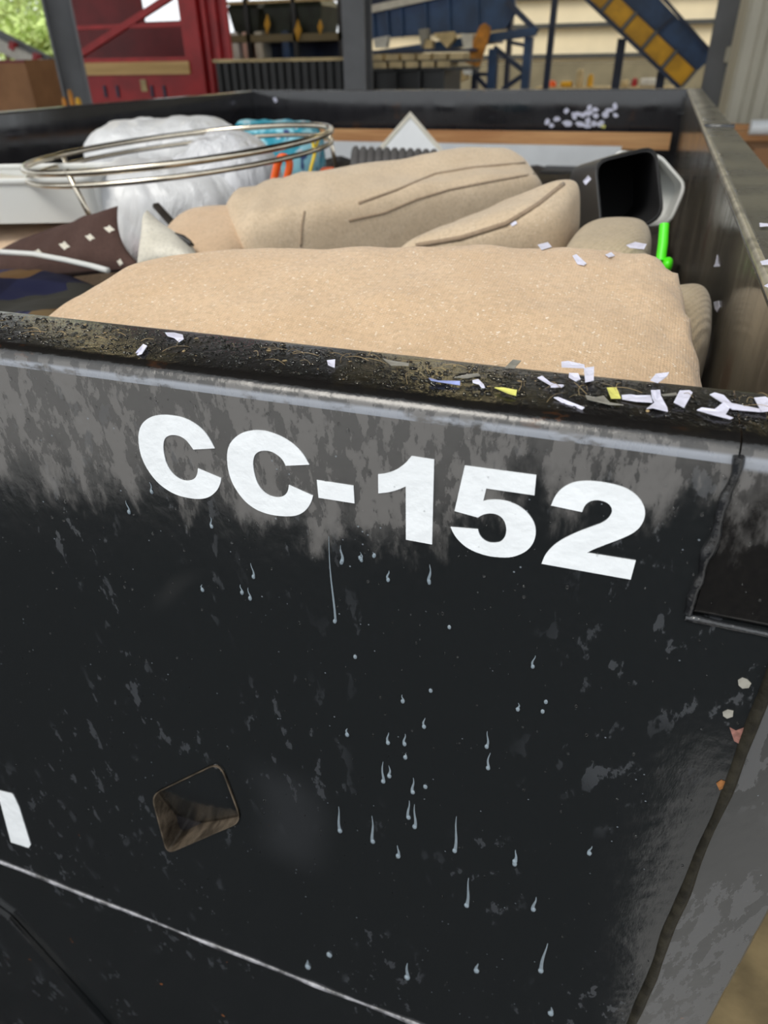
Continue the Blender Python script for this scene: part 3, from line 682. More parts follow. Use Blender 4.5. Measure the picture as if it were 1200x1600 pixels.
for l, t_, r_, b, mt, lab, nm in ((356, 62, 367, 88, 'whiteboard', 'white upright canister on the lower shelf', 'canister'), (392, 62, 404, 80, 'steelw', 'grey box on the lower shelf', 'box'), (434, 64, 446, 80, 'bluep', 'blue box on the lower shelf', 'box'), (374, 84, 388, 94, 'pink', 'pink-white box at the ribbed bin top', 'box')):
    q = [at(l, b, Y-.15), at(r_, b, Y-.15)]; zb = z2+.0
    tag(obj('small_'+nm, MB().superbox(slab([V(q[0].x, Y+.02, zb+.45), V(q[1].x, Y+.02, zb+.45), V(q[1].x, Y+.4, zb+.45), V(q[0].x, Y+.4, zb+.45)], (0, 0, -.45)), 12, 4), mt), lab, nm)

# blue hopper machine
Y = 13
hp = thing('blue_hopper', 'large blue steel hopper machine on a braced navy frame', 'machine', V(zx(740, Y), Y+.8, 0))
obj('hopper_wall', ppoly([(566, 14), (700, -14), (800, -40), (806, 20), (790, 44), (740, 52), (640, 56), (572, 62)], Y, .1), 'bluep', hp)
obj('hopper_back', ppoly([(566, 0), (800, -50), (800, 30), (572, 50)], Y+1.6, .1), 'dkblue', hp)
obj('rim_beam', pbar((560, 19), (720, -16), Y-.06, 9), 'steelw', hp)
for px in (582, 604, 626, 664, 700, 745): obj('rib', pbar((px, 18-(px-580)*.2), (px+3, 58), Y-.05, 3.5), 'bluep', hp)
obj('frame_beam', pbar((585, 86), (838, 49), Y-.1, 10), 'bluep', hp)
obj('frame_beam', pbar((792, 2), (840, 50), Y-.1, 8), 'dkblue', hp)
def leg_to_floor(px, py, w_, name='leg', m_='bluep', Yq=None):
    Yq = Yq or Y; p = at(px, py, Yq); s_ = w_*(at(px+1, py, Yq)-p).length/2; return obj(name, MB().box((p.x-s_, Yq-.1, 0), (p.x+s_, Yq+.1, p.z)), m_, hp)
leg_to_floor(772, 76, 13); leg_to_floor(827, 58, 12); leg_to_floor(655, 80, 8, m_='dkblue', Yq=Y+1); leg_to_floor(745, 70, 8, m_='dkblue', Yq=Y+1.2); leg_to_floor(800, 8, 6, m_='dkblue', Yq=Y+.2)
for a, b, w_ in (((772, 74), (822, 114), 7), ((822, 114), (785, 140), 7), ((745, 116), (772, 116), 5), ((740, 114), (765, 142), 6), ((796, 66), (826, 72), 5)): obj('brace', pbar(a, b, Y-.05, w_), 'dkblue', hp)
obj('catch_tray', MB().box((zx(575, Y-.5), Y-.6, at(650, 75, Y-.5).z-.06), (zx(745, Y-.5), Y+.1, at(650, 75, Y-.5).z-.02)), 'dkblue', hp)
obj('deck_plate', ppoly([(640, 74), (770, 58), (770, 66), (640, 82)], Y+.3, .9), 'dkblue', hp)
tag(obj('orange_chute', ppoly([(750, 40), (757, 36), (765, 42), (764, 54), (747, 106), (726, 97)], Y-.45, .1), 'orpanel'), 'rusty orange chute hanging off the blue hopper', 'chute')
for i, (pts, mt, lab) in enumerate((([(676, 52), (706, 49), (710, 60), (698, 75), (688, 64)], 'tanpaper', 'tan triangular scrap caught under the blue hopper'), ([(720, 52), (738, 54), (737, 75), (724, 75)], 'steelw', 'pale scrap beside the orange chute'), ([(654, 46), (666, 44), (668, 62), (658, 75)], 'gpaper', 'grey rag caught under the blue hopper'), ([(664, 60), (675, 64), (674, 76), (662, 76)], 'tanpaper', 'small tan scrap right of the grey rag'), ([(583, 60), (605, 56), (602, 75), (586, 75)], 'steelw', 'pale torn scrap at the hopper bottom near the column'), ([(700, 104), (716, 106), (731, 122), (718, 128)], 'tanpaper', 'slanting tan cardboard piece below the orange chute'), ([(722, 104), (734, 106), (733, 117), (724, 116)], 'whiteboard', 'small white lump at the foot of the orange chute'), ([(698, 127), (712, 125), (716, 160), (700, 160)], 'pink', 'pink-white lump above the far rail'))):
    tag(obj('scrap_piece', MB().prism([at(*q, Y-.5) for q in pts], (.02, .12, 0)), mt), lab, 'scrap')

# inclined conveyor with yellow guard panels
Y = 14
cv = thing('inclined_conveyor', 'inclined blue conveyor with yellow guard panels', 'conveyor', V(zx(1000, Y), Y+.5, 0))
dv = [(877+31.4*k, -43+30*k) for k in range(7)]
for k in range(6):
    a, b = dv[k], dv[k+1]; e = 2.2
    q = [(a[0]+e, a[1]+e), (b[0]-e, b[1]-e), (b[0]+22-e, b[1]-26-e), (a[0]+22+e, a[1]-26+e)]
    obj('guard_panel', ppoly(q, Y-.05, .05), 'ypanel', cv)
obj('side_frame', ppoly([(dv[0][0], dv[0][1]), (dv[6][0], dv[6][1]), (dv[6][0]+24, dv[6][1]-28), (dv[0][0]+24, dv[0][1]-28)], Y, .1), 'dkblue', cv)
obj('upper_trough', ppoly([(dv[0][0]+22, dv[0][1]-26), (dv[6][0]+24, dv[6][1]-26), (dv[6][0]+44, dv[6][1]-44), (1106, 76), (1030, -2), (960, -90)], Y+.1, .9), 'bluep', cv)
obj('lower_flange', pbar((dv[0][0]-3, dv[0][1]+1), (dv[6][0]-3, dv[6][1]+1), Y-.08, 6), 'dkblue', cv)
obj('upper_flange', pbar((958, -92), (1108, 78), Y+.05, 5), 'dkblue', cv)
for k in range(7): obj('panel_joint', pbar(dv[k], (dv[k][0]+24, dv[k][1]-28), Y-.06, 4), 'column', cv)
for k in (2, 4): obj('trough_joint', pbar((dv[k][0]+24, dv[k][1]-28), (dv[k][0]+50, dv[k][1]-50), Y+.06, 4), 'dkblue', cv)
for px, Yq in ((972, Y+.6), (1034, Y+.6)):
    p = at(px, 60 if px < 1000 else 112, Yq); obj('leg', MB().box((p.x-.07, Yq, 0), (p.x+.07, Yq+.12, p.z)), 'dkblue', cv)
p0, p1 = at(868, -6, Y), at(853, 125, Y); tag(obj('blue_pole', MB().bar(p0, V(p1.x, Y, 0), .10, .10, (0, 1, 0)), 'dkblue'), 'slim leaning blue pole between hopper and conveyor', 'pole')

# things on a bench along the back wall
Y = 18; zb = at(950, 136, Y).z
bn = thing('work_bench', 'tan bench top along the back wall', 'bench', V(zx(930, Y), Y+.4, 0))
obj('bench_top', MB().box((zx(840, Y), Y, zb-.08), (zx(1062, Y), Y+.8, zb)), 'tanpaper', bn)
for px in (845, 950, 1055): obj('leg', MB().box((zx(px, Y), Y+.1, 0), (zx(px, Y)+.1, Y+.7, zb-.08)), 'girt', bn)
for l, r_, t_, mt, nm, lab in ((858, 872, 126, 'orange', 'lump', 'orange-red lump on the bench'), (880, 898, 127, 'ypanel', 'bundle', 'low yellow bundle on the bench'), (904, 914, 108, 'tanpaper', 'board', 'upright tan board on the bench'), (921, 931, 116, 'ypanel', 'can', 'yellow can standing on the bench'), (976, 988, 125, 'tanpaper', 'sack', 'tan sack on the bench'), (992, 1002, 122, 'red', 'can', 'red can on the bench'), (1006, 1032, 122, 'steelw', 'machine', 'cream box machine on the bench under the conveyor'), (964, 972, 118, 'dkred', 'bottle', 'dark red bottle on the bench')):
    a, b = zx(l, Y+.2), zx(r_, Y+.2); z = at((l+r_)/2, t_, Y+.2).z
    if nm in ('can', 'bottle', 'lump'):
        r1 = (b-a)/2; cx = (a+b)/2; h_ = z-zb
        mb = MB().tube([V(cx, Y+.35, zb), V(cx, Y+.35, zb+h_*.7), V(cx, Y+.35, zb+h_*.85), V(cx, Y+.35, z)], [r1, r1, r1*.7, r1*.45], 12)
    else: mb = MB().superbox(slab([V(a, Y+.15, z), V(b, Y+.15, z), V(b, Y+.5, z), V(a, Y+.5, z)], (0, 0, zb-z)), 8, 6)
    tag(obj('bench_'+nm, mb, mt, None, 60), lab, nm)

# pale corrugated booth at right
Y = 7.6; xl = zx(1150, Y, 100)
bo = thing('corrugated_booth', 'pale corrugated sheet booth at the right edge', 'booth', V(xl+.8, Y+.5, 0))
nS = 12
sheet = MB().prism([V(0, 0, 0), V(.03, -.035, 0), V(.10, -.035, 0), V(.13, 0, 0), V(.13, .01, 0), V(0, .01, 0)], (0, 0, 3.4)).mesh('sheet_rib'); sheet.materials.append(MAT['palesheet'])
for i in range(nS):
    o = bpy.data.objects.new('sheet_rib', sheet); COL.objects.link(o); o.parent = bo; o.location = V(xl+.19*i, Y, .9)-bo.location
obj('backing', MB().box((xl, Y+.01, .9), (xl+2.4, Y+.05, 4.3)), 'palesheet', bo); obj('side_wall', MB().box((xl, Y+.05, .9), (xl+.05, Y+1.2, 4.3)), 'palesheet', bo)
obj('skirt', MB().box((xl+.03, Y+.06, 0), (xl+2.4, Y+.1, .9)), 'block', bo)
tag(obj('switch_box', MB().superbox(slab([V(zx(1133, 8.7), 8.7, at(1140, 72, 8.7).z), V(zx(1150, 8.7), 8.7, at(1140, 72, 8.7).z), V(zx(1150, 8.7), 8.86, at(1140, 72, 8.7).z), V(zx(1133, 8.7), 8.86, at(1140, 72, 8.7).z)], (0, 0, -.14)), 12, 4), 'palesheet'), 'small pale switch box on the right column', 'switch box')
# planks and white pipe beside the container
for i, (py, mt, lab) in enumerate(((206, 'plank', 'lower orange plank lying beyond the right rail'), (196, 'plank', 'upper orange plank lying beyond the right rail'))):
    z = .0; p = at(1150, py, 6.2+i*.5)
    tag(obj('timber', MB().box((p.x-.05, p.y, p.z-.06), (p.x+2.2, p.y+.2, p.z)), mt), lab, 'plank', 'planks beyond the right rail')
p = at(1172, 199, 5.9); tag(obj('white_pipe', MB().tube([p, p+V(.8, .05, 0), p+V(1.6, .1, 0)], .05, 12), 'whiteboard', None, 60), 'white pipe lying on the orange planks', 'pipe')
p = at(1150, 215, 6.1); tg = thing('timber_stack', 'low stack of dark timber carrying the planks and pipe', 'stack', V(p.x+1, 6.3, 0))
for i in range(4): obj('bearer', MB().box((p.x+.1+.55*i, 5.7, 0), (p.x+.25+.55*i, 7.1, p.z-.03)), 'card', tg)

# outdoors at left
Y = 8
l, r_ = zx(-30, Y, 130), zx(47, Y, 130); zt_ = at(10, 94, Y).z
cb = thing('cardboard_box', 'tall brown cardboard box at the far left edge', 'box', V((l+r_)/2, Y+.4, 0))
obj('carton', MB().box((l, Y, 0), (r_, Y+.8, zt_)), 'card', cb); obj('flap', MB().box((l, Y-.01, zt_-.03), (r_, Y+.01, zt_)), 'dkred', cb)
Y = 16
bm_ = thing('loading_boom', 'sloping grey and white boom of a machine outside at left', 'boom', V(zx(30, Y), Y, 0))
obj('upper_beam', pbar((-60, 24), (80, 97), Y, 9), 'column', bm_); obj('lower_beam', pbar((-60, 40), (80, 108), Y-.1, 13), 'steelw', bm_)
for q in ((17, 70), (54, 88)): obj('red_lamp', pbar(q, (q[0]+7, q[1]+4), Y-.2, 8), 'red', bm_)
obj('mast', MB().box((zx(62, Y), Y, 0), (zx(70, Y), Y+.3, at(66, 100, Y).z)), 'dkred', bm_)
obj('mast', MB().box((zx(-50, Y), Y, 0), (zx(-40, Y), Y+.3, at(-45, 40, Y).z)), 'column', bm_)
tag(obj('pink_sheeting', ppoly([(40, 96), (70, 102), (72, 112), (58, 112), (48, 112)], 15.75, .15), 'pink'), 'pinkish plastic sheeting hanging under the boom', 'sheeting')
for px, t_, b, mt, lab in ((53, 112, 126, 'orange', 'orange drum beside the cardboard box'), (55, 126, 150, 'steelw', 'grey-white drum below the orange one')):
    p, p2 = at(px, t_, 14), at(px, b, 14); p2.z = p2.z if t_ < 115 else 0; tag(obj('drum', MB().tube([V(p.x, 14, p2.z), V(p.x, 14, p2.z+.02), V(p.x, 14, p.z-.02), V(p.x, 14, p.z)], [.07, .08, .08, .07], 12), mt, None, 60), lab, 'drum')
for px, t_, w_, mt, lab in ((99, 152, 8, 'orpanel', 'short orange stake by the left column'), (108, 140, 8, 'orpanel', 'taller orange stake by the left column'), (121, 152, 10, 'ypanel', 'yellow stake right of the orange stakes')):
    p = at(px, t_, 5.6); tag(obj('marker_stake', MB().tube([V(p.x, 5.6, 0), V(p.x, 5.6, p.z-.03), V(p.x, 5.6, p.z)], [w_*.0026, w_*.0026, w_*.0015], 8), mt, None, 60), lab, 'stake', 'stakes by the left column')
def tree(px, Y, h_, rad, label, seed):
    p = at(px, 60, Y); t = thing('tree', label, 'tree', V(p.x, Y, 0), 'trees outside'); rn = random.Random(seed)
    obj('trunk', MB().tube([V(p.x, Y, 0), V(p.x+.2, Y, h_*.4), V(p.x, Y, h_*.8)], [.35, .25, .1], 8), 'bark', t, 60)
    mb = MB(); clumps = [(V(p.x+rn.gauss(0, rad*.45), Y+rn.gauss(0, rad*.45), h_*.35+rn.random()*h_*.6), rn.uniform(.5, 1)*rad*.5) for _ in range(26)]
    for i in range(4200):
        c, r1 = clumps[i % 26]; d = V(rn.gauss(0, 1), rn.gauss(0, 1), rn.gauss(0, 1)).normalized(); q = c+d*r1*rn.random()**.4; s_ = rn.uniform(.10, .24)
        a = V(rn.gauss(0, 1), rn.gauss(0, 1), rn.gauss(0, 1)).normalized(); b = a.orthogonal().normalized()
        mb.add([q-a*s_, q+b*s_*.5, q+a*s_, q-b*s_*.5], [(0, 1, 2, 3)])
    tag(obj('foliage', mb, 'foliage', t), kind='stuff')
tree(5, 42, 6.0, 4.2, 'spring green tree at the far left edge', 1); tree(58, 56, 4.8, 4.0, 'lower spring green tree right of the left-edge tree', 2); tree(99, 33, 3.4, 2.0, 'pale green tree seen between the left column and the red rack', 3)
# added unseen lamps that put gold glints on the front rail
for i, (x, y) in enumerate(((-9.0, 9.5), (-2.6, 10.2), (3.2, 9.8), (-6, 19), (1, 19))):
    lab = ['added unseen lamp above the red rack', 'added unseen lamp above the blue hopper', 'added unseen lamp above the pale booth', 'added unseen lamp far back above the shelf', 'added unseen lamp far back above the bench'][i]
    t = thing('glint_lamp', lab, 'lamp', V(x, y, 5.3), 'added glint lamps'); c = V(x, y, 0)
    obj('shade', MB().tube([c+V(0, 0, 5.36), c+V(0, 0, 5.5), c+V(0, 0, 5.75), c+V(0, 0, 5.8)], [.62, .5, .18, .1], 20), 'column', t, 40)
    obj('lens', MB().tube([c+V(0, 0, 5.30), c+V(0, 0, 5.34), c+V(0, 0, 5.36)], [.45, .58, .6], 20), 'lamp', t, 40)
    obj('hanger', MB().tube([c+V(0, 0, 5.8), c+V(0, 0, 6.4)], .02, 6), 'column', t)

# ================================================================== CARGO
def cushion(name, c8, mat, label, e=5, n=24, wr=.004, ws=14, seed=1, cat='cushion', parent=None, extra=None):
    def dsp(r, q):
        d = nz(r, ws, seed)*wr+nz(r, ws*2.7, seed+3)*wr*.4
        r = r+V(0, 0, d)+V(d, d, 0)*.4
        return extra(r, q) if extra else r
    o = obj(name, MB().superbox(c8, e, n, dsp), mat, parent, 180)
    if not parent: tag(o, label, cat)
    return o

# rubbish that fills the container under everything
def heap():
    mb = MB(); nx, ny = 60, 90; vs = []; fs = []
    for i in range(nx+1):
        for j in range(ny+1):
            x = XL+.02+(XR-XL-.04)*i/nx; y = .05+(L-.08)*j/ny
            base = 1.115-.085*max(0, min(1, (y-1.2)/1.4))
            if y < .25: base -= .05
            if x > -.02: base -= .06
            vs.append((x, y, base+.035*nz((x, y, 0), 4, 2)+.028*abs(nz((x, y, 0), 9, 4))+.016*nz((x, y, 0), 26, 6)))
    for i in range(nx):
        for j in range(ny):
            a = i*(ny+1)+j; fs.append((a, a+ny+1, a+ny+2, a+1))
    m0 = len(vs); return mb.add(vs, fs)
tag(obj('rubbish_fill', heap(), 'trash', None, 180), 'dark jumble of loose rubbish filling the container', 'rubbish', kind='stuff')

# big beige cushion against the front rail
fc = slab([V(-.550, .072, RZ-.085), V(.080, .085, RZ-.066), V(.038, .450, RZ-.006), V(-.470, .305, RZ-.010)], (0, .02, -.18))
def fcx(r, q):
    if q.z > 0:
        r = r+V(0, 0, .016*(1-q.x*q.x)*(1-q.y*q.y))
        if q.x > .55: r = r+V(0, 0, -.012*abs(nz((r.x*1.8, r.y*.5, r.z), 30, 5))*(q.x-.5)*2)
    return r
cushion('seat_cushion', fc, 'beige', 'large beige woven seat cushion lying along the front rail', e=9, n=48, wr=.003, ws=18, extra=fcx)

# long beige cushion behind
ax = V(.40, .37, .012); ax_n = ax.normalized(); pp = V(-ax_n.y, ax_n.x, 0)
q0 = V(-.600, .735, 0); 
c8 = []
for zz in (RZ-.24, RZ-.014):
    for s_, t_ in ((0, 0), (1, 0), (1, 1), (0, 1)):
        p = q0+ax*s_*1.10+pp*(.19*t_)
        c8.append(V(p.x, p.y, zz+(.02*s_ if zz > 1.2 else 0)-(.03*(1-t_) if zz > 1.2 else 0)-(.02*(1-s_) if zz > 1.2 else 0)))
def lcx(r, q):
    if q.z > .2:
        r = r+V(0, 0, .010*math.sin(q.y*4.2+.6)*(q.x+1)/2)
    if q.x < -.3 and q.z > -.2: r = r+V(0, 0, .006*math.sin(r.x*120+r.y*30)*(-q.x-.3))
    return r
lc = cushion('sofa_back_cushion', c8, 'beige2', 'long beige chenille back cushion with curved seams in mid container', e=5.5, n=34, wr=.005, ws=12, seed=3, extra=lcx)
def on_px(pts, Ys): return [at(px, py, y) for (px, py), y in zip(pts, Ys)]

# smaller folded beige cushion
c8 = slab([V(-.330, .600, RZ-.065), V(-.105, .660, RZ-.018), V(-.085, .800, RZ+.020), V(-.265, .760, RZ-.068)], (.01, .02, -.12))
cushion('arm_cushion', c8, 'beige2', 'small beige cushion folded along a dark seam beside the black bin', e=4.5, n=26, wr=.004, ws=14, seed=6)

# round seams on the long cushion
def surf_line(o, pts, r, name, mat, lift=.0):
    """thin welt laid on the visible skin of an object: rays cast from beside the thing onto its mesh"""
    dg = bpy.context.evaluated_depsgraph_get(); out = []
    for px, py in pts:
        d = ray(px, py).normalized(); ok, loc, nrm, i = o.ray_cast(CAM-o.location, d)
        if ok: out.append(loc+nrm*lift)
    if len(out) > 2:
        c = obj(name, MB().tube(out, r, 6), mat, o, 180); return c
def interp(pts, n):
    out = []
    for i in range(len(pts)-1):
        for k in range(n): out.append((pts[i][0]+(pts[i+1][0]-pts[i][0])*k/n, pts[i][1]+(pts[i+1][1]-pts[i][1])*k/n))
    return out+[pts[-1]]
bpy.context.view_layer.update()
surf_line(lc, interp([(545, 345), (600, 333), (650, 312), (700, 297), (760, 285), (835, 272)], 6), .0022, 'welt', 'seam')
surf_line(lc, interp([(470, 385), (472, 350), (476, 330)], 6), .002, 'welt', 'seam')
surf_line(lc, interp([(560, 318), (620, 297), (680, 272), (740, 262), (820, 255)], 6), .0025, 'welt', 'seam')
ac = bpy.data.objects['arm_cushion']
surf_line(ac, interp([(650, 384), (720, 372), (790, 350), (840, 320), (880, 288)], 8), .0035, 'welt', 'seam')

# corduroy cushions by the right wall
cushion('corduroy_cushion', slab([V(-.095, .56, RZ-.045), V(.012, .58, RZ-.045), V(.018, .80, RZ-.035), V(-.085, .78, RZ-.040)], (0, .0, -.11)), 'cord', 'beige corduroy cushion in front of the black bin', e=3, n=20, wr=.002, seed=8)
cushion('corduroy_cushion', slab([V(.010, .36, RZ-.075), V(.082, .40, RZ-.075), V(.088, .56, RZ-.055), V(.018, .52, RZ-.058)], (0, .01, -.12)), 'cord', 'narrow beige corduroy cushion wedged against the right wall', e=3, n=20, wr=.002, seed=9)

# black waste bin on its side with the mouth towards us, cloudy tub behind it
def open_bin(name, mouth, back, wall, mat, label, cat, mouth_r=.02, rim=None, base=None):
    t = thing(name, label, cat, base or min([*mouth, *back], key=lambda q: q.z))
    mo, ba = rounded(mouth, mouth_r, 4), rounded(back, mouth_r, 4); K = len(mo)
    cm, cb = sum(mo, V(0,0,0))/K, sum(ba, V(0,0,0))/K
    mi = [cm+(q-cm)*(1-wall) for q in mo]; bi = [cb.lerp(cm, .03)+(q-cb)*(1-wall) for q in ba]
    mb = MB().add(mo+ba+bi+mi, [(i, (i+1) % K, K+(i+1) % K, K+i) for i in range(K)]
        + [(2*K+i, 2*K+(i+1) % K, 3*K+(i+1) % K, 3*K+i) for i in range(K)]
        + [tuple(K+i for i in range(K)), tuple(2*K+i for i in range(K))[::-1]]
        + [(3*K+i, 3*K+(i+1) % K, (i+1) % K, i) for i in range(K)])
    obj('body', mb, mat, t, 40)
    if rim: obj('rim', MB().tube([q for q in mo], rim, 6, closed=True), mat, t, 60)
    return t
mouth = [at(930, 252, .98), at(1024, 229, .95), at(1036, 338, .90), at(942, 385, .93)]
bk = [at(892, 262, 1.16), at(990, 232, 1.22), at(990, 330, 1.16), at(880, 385, 1.10)]
open_bin('waste_bin', mouth, bk, .05, 'black_plastic', 'black plastic waste bin lying on its side near the right wall', 'bin', rim=.0022)
mouth = [at(960, 236, 1.28), at(1030, 243, 1.26), at(1071, 290, 1.16), at(1045, 350, 1.12), at(955, 360, 1.2)]
bk = [at(965, 246, 1.45), at(1025, 250, 1.43), at(1058, 292, 1.33), at(1036, 345, 1.26), at(960, 350, 1.38)]
open_bin('storage_tub', mouth, bk, .04, 'clear_plastic', 'cloudy plastic tub wedged behind the black bin', 'tub', rim=.003)

# green toy handle
t = thing('toy_shovel', 'neon green plastic handle poking up by the right wall', 'toy', at(1035, 400, .60))
obj('handle', MB().tube([at(1032, 408, .6), at(1036, 380, .61), at(1038, 350, .62)], [.0058, .0058, .0055], 10), 'green', t, 60)
obj('knob', MB().superbox(slab([at(1036, 403, .585), at(1054, 403, .585), at(1054, 400, .61), at(1036, 400, .61)], (0, 0, -.018)), 2.2, 8), 'green', t, 180)

# ---- left side of the load
cushion('seat_cushion', slab([V(-1.42, .80, RZ-.185), V(-1.02, .84, RZ-.185), V(-1.08, 1.2, RZ-.145), V(-1.45, 1.2, RZ-.145)], (0, 0, -.12)), 'beige3', 'tan seat cushion under the cloudy storage box at far left', e=6, n=18, wr=.003, seed=11)
cushion('seat_cushion', slab([V(-.755, .66, RZ-.115), V(-.600, .68, RZ-.115), V(-.630, .90, RZ-.052), V(-.80, .86, RZ-.055)], (0, 0, -.11)), 'beige3', 'round tan cushion between the cream pillow and the long cushion', e=2.6, n=20, wr=.003, seed=12)
# cream pillow corner, brown pillow with cream diamonds
def pillow(name, A, B, C_, D, thick, mat, label, n=26, seed=1, pinch=.5):
    A, B, C_, D = map(Vector, (A, B, C_, D)); nrm = ((B-A).cross(D-A)).normalized(); vs = []; fs = []
    for sg in (1, -1):
        for i in range(n+1):
            for j in range(n+1):
                u, v = 2*i/n-1, 2*j/n-1
                h = thick*max(0, (1-u**4)*(1-v**4))**.6
                pu, pv = u*(1-.10*(1-v*v)*abs(u)), v*(1-.10*(1-u*u)*abs(v))
                a, b = (pu+1)/2, (pv+1)/2
                p = (A*(1-a)+B*a)*(1-b)+(D*(1-a)+C_*a)*b
                p = p+nrm*sg*(h+.0005)+nrm*(nz(p, 16, seed)*.006*(1-abs(u)**6)*(1-abs(v)**6)); vs.append(p)
    o = (n+1)**2
    for i in range(n):
        for j in range(n):
            a = i*(n+1)+j; q = (a, a+n+1, a+n+2, a+1); fs.append(q); fs.append(tuple(k+o for k in q)[::-1])
    E_ = [(i, 0) for i in range(n)]+[(n, j) for j in range(n)]+[(i, n) for i in range(n, 0, -1)]+[(0, j) for j in range(n, 0, -1)]
    ids = [i*(n+1)+j for i, j in E_]
    for k in range(len(ids)):
        a, b = ids[k], ids[(k+1) % len(ids)]; fs.append((b, a, a+o, b+o))
    ob = obj(name, MB().add(vs, fs), mat, None, 180); tag(ob, label, 'pillow'); ob['_edge'] = 0; del ob['_edge']; return ob
pb = pillow('throw_pillow', at(-40, 440, .78), at(225, 420, .62), at(184, 322, .72), at(-10, 404, .88), .022, 'brown', 'dark brown throw pillow with cream diamonds at left', seed=21)
bpy.context.view_layer.update()
def spot(o, px, py, w_, h_, mat, name):
    out = []
    for dx, dy in ((-w_, -h_*.35), (-w_*.35, -h_*.5), (0, -h_*1.0), (w_*.45, -h_*.35), (w_, h_*.3), (w_*.4, h_*.55), (w_*.05, h_), (-w_*.45, h_*.45)):
        d = ray(px+dx, py+dy).normalized(); ok, loc, nrm, i = o.ray_cast(CAM-o.location, d)
        if not ok: return
        out.append(loc+nrm*.0006)
    c = sum(out, V(0, 0, 0))/len(out); K = len(out)
    nn = (out[2]-c).cross(out[0]-c).normalized()
    if nn.dot(ray(px, py)) > 0: nn = -nn
    mb = MB().add(out+[c+nn*.0012], [(i, (i+1) % K, K) for i in range(K)])
    obj(name, mb, mat, o, 180)
for px, py, a, b in ((101, 384, 9, 7), (141, 371, 8, 6), (171, 358, 9, 6), (193, 349, 6, 8), (218, 395, 5, 6), (188, 410, 5, 6), (60, 395, 8, 6)):
    spot(pb, px, py, a, b, 'cream', 'diamond_print')
obj('piping', MB().tube([q-pb.location for q in (at(14, 396, .875), at(60, 383, .85), at(110, 364, .80), at(150, 343, .755), at(170, 328, .73))], [.002, .004, .004, .004, .002], 6), 'cream', pb, 180)
pillow('throw_pillow', at(214, 425, .60), at(320, 415, .60), at(300, 382, .70), at(230, 328, .68), .028, 'cream', 'cream pillow with its pointed corner up beside the brown pillow', seed=22)
# little black strap and dark stick near it
tag(obj('black_strap', MB().tube([at(273, 366, .66), at(285, 372, .66), at(296, 380, .66), at(302, 383, .67)], [.003, .0055, .005, .002], 6), 'black_plastic', None, 60), 'short black strap lying on the round tan cushion', 'strap')
tag(obj('dark_stick', MB().bar(at(243, 320, .95), at(272, 352, .93), .013, .008), 'trash'), 'short dark brown stick leaning on the white bag', 'stick')

# navy printed bag with a clear rim at far left
c8 = slab([at(-190, 500, .30), at(120, 510, .30), at(190, 425, .62), at(-160, 385, .72)], (0, .02, -.15))
cushion('printed_bag', c8, 'navyprint', 'navy and gold printed bag at far left by the front rail', e=4, n=22, wr=.012, ws=10, seed=14, cat='bag')
nb = bpy.data.objects['printed_bag']
rimp = [at(px, py, y) for (px, py), y in zip([(-60, 384), (0, 391), (60, 395), (110, 404), (150, 413), (175, 420)], [.64, .63, .62, .6, .58, .56])]
obj('rim', MB().tube([q+V(0, -.01, 0)-nb.location for q in rimp], .0045, 8), 'clear_plastic', nb, 180)

# cloudy storage box
ux_, uy_ = V(cy_, sy_, 0), V(-sy_, cy_, 0)
fr_ = at(140, 281, .96); top = [fr_-ux_*.44, fr_, fr_+uy_*.24, fr_-ux_*.44+uy_*.24]
bc = sum(top, V(0, 0, 0))/4; bot_ = [bc+(q-bc)*.97+V(0, 0, -.080)+ux_*.012 for q in top]
tt = open_bin('storage_box', top, bot_, .02, 'clear_plastic', 'cloudy plastic storage box with pale contents at far left', 'box', mouth_r=.03, rim=.006)
obj('contents', MB().superbox([bc+(q-bc)*.93+V(0, 0, -.072) for q in top]+[bc+(q-bc)*.9+V(0, 0, -.012) for q in top], 6, 10, lambda r, q: r+V(0, 0, .006*nz(r, 20, 5))), M('pale_cream_linen', (.66, .63, .55), .9, var=.08), tt, 180)

# white bags
def bag(name, c8, label, seed, mat='bagprint', e=2.8, n=40, amp=.016):
    def dsp(r, q):
        d = nz(r, 6, seed)*amp*1.2+abs(nz((r.x*1.6+r.z*.5, r.y*1.2, r.z*.45-r.x*.3), 15, seed+2))*amp*.75+abs(nz((r.x*2+r.z, r.y, r.z*.5), 34, seed+4))*amp*.16
        return r+Vector(q).normalized()*d
    return tag(obj(name, MB().superbox(c8, e, n, dsp), mat, None, 180), label, 'bag')
def cbox(l, t_, r_, b, y0, y1):   # world box spanning a picture range at a real depth range
    return [at(l, b, y0), at(r_, b, y0), at(r_, b, y1), at(l, b, y1), at(l, t_+12, y0), at(r_, t_+12, y0), at(r_, t_, y1), at(l, t_, y1)]
def blk(l, t_, r_, b, y0, y1):
    ym = (y0+y1)/2; A, B = at(l, (t_+b)/2, ym), at(r_, (t_+b)/2, ym); zt_, zb = at((l+r_)/2, t_, ym).z, at((l+r_)/2, b, ym).z
    ax = V(B.x-A.x, B.y-A.y, 0); hw = ax.length/2; ax.normalize(); hw2 = V(cy_, sy_, 0)
    c = (A+B)/2; dx = hw2*hw; dy = V(-sy_, cy_, 0)*((y1-y0)/2)
    return [V(*(c+a*dx+b_*dy).xy, z) for z in (zb, zt_) for a, b_ in ((-1, -1), (1, -1), (1, 1), (-1, 1))]
bag('plastic_bag', blk(152, 255, 372, 405, 1.0, 1.35), 'stuffed white plastic bag under the chrome hoop', 31)
bag('plastic_bag', blk(160, 188, 365, 300, 1.45, 1.8), 'pale plastic bag with faint red print behind the chrome hoop', 33)
bag('plastic_bag', blk(290, 210, 432, 390, 1.15, 1.5), 'crumpled white plastic bag with long folds beside the long cushion', 35, mat='bagfold', amp=.02)

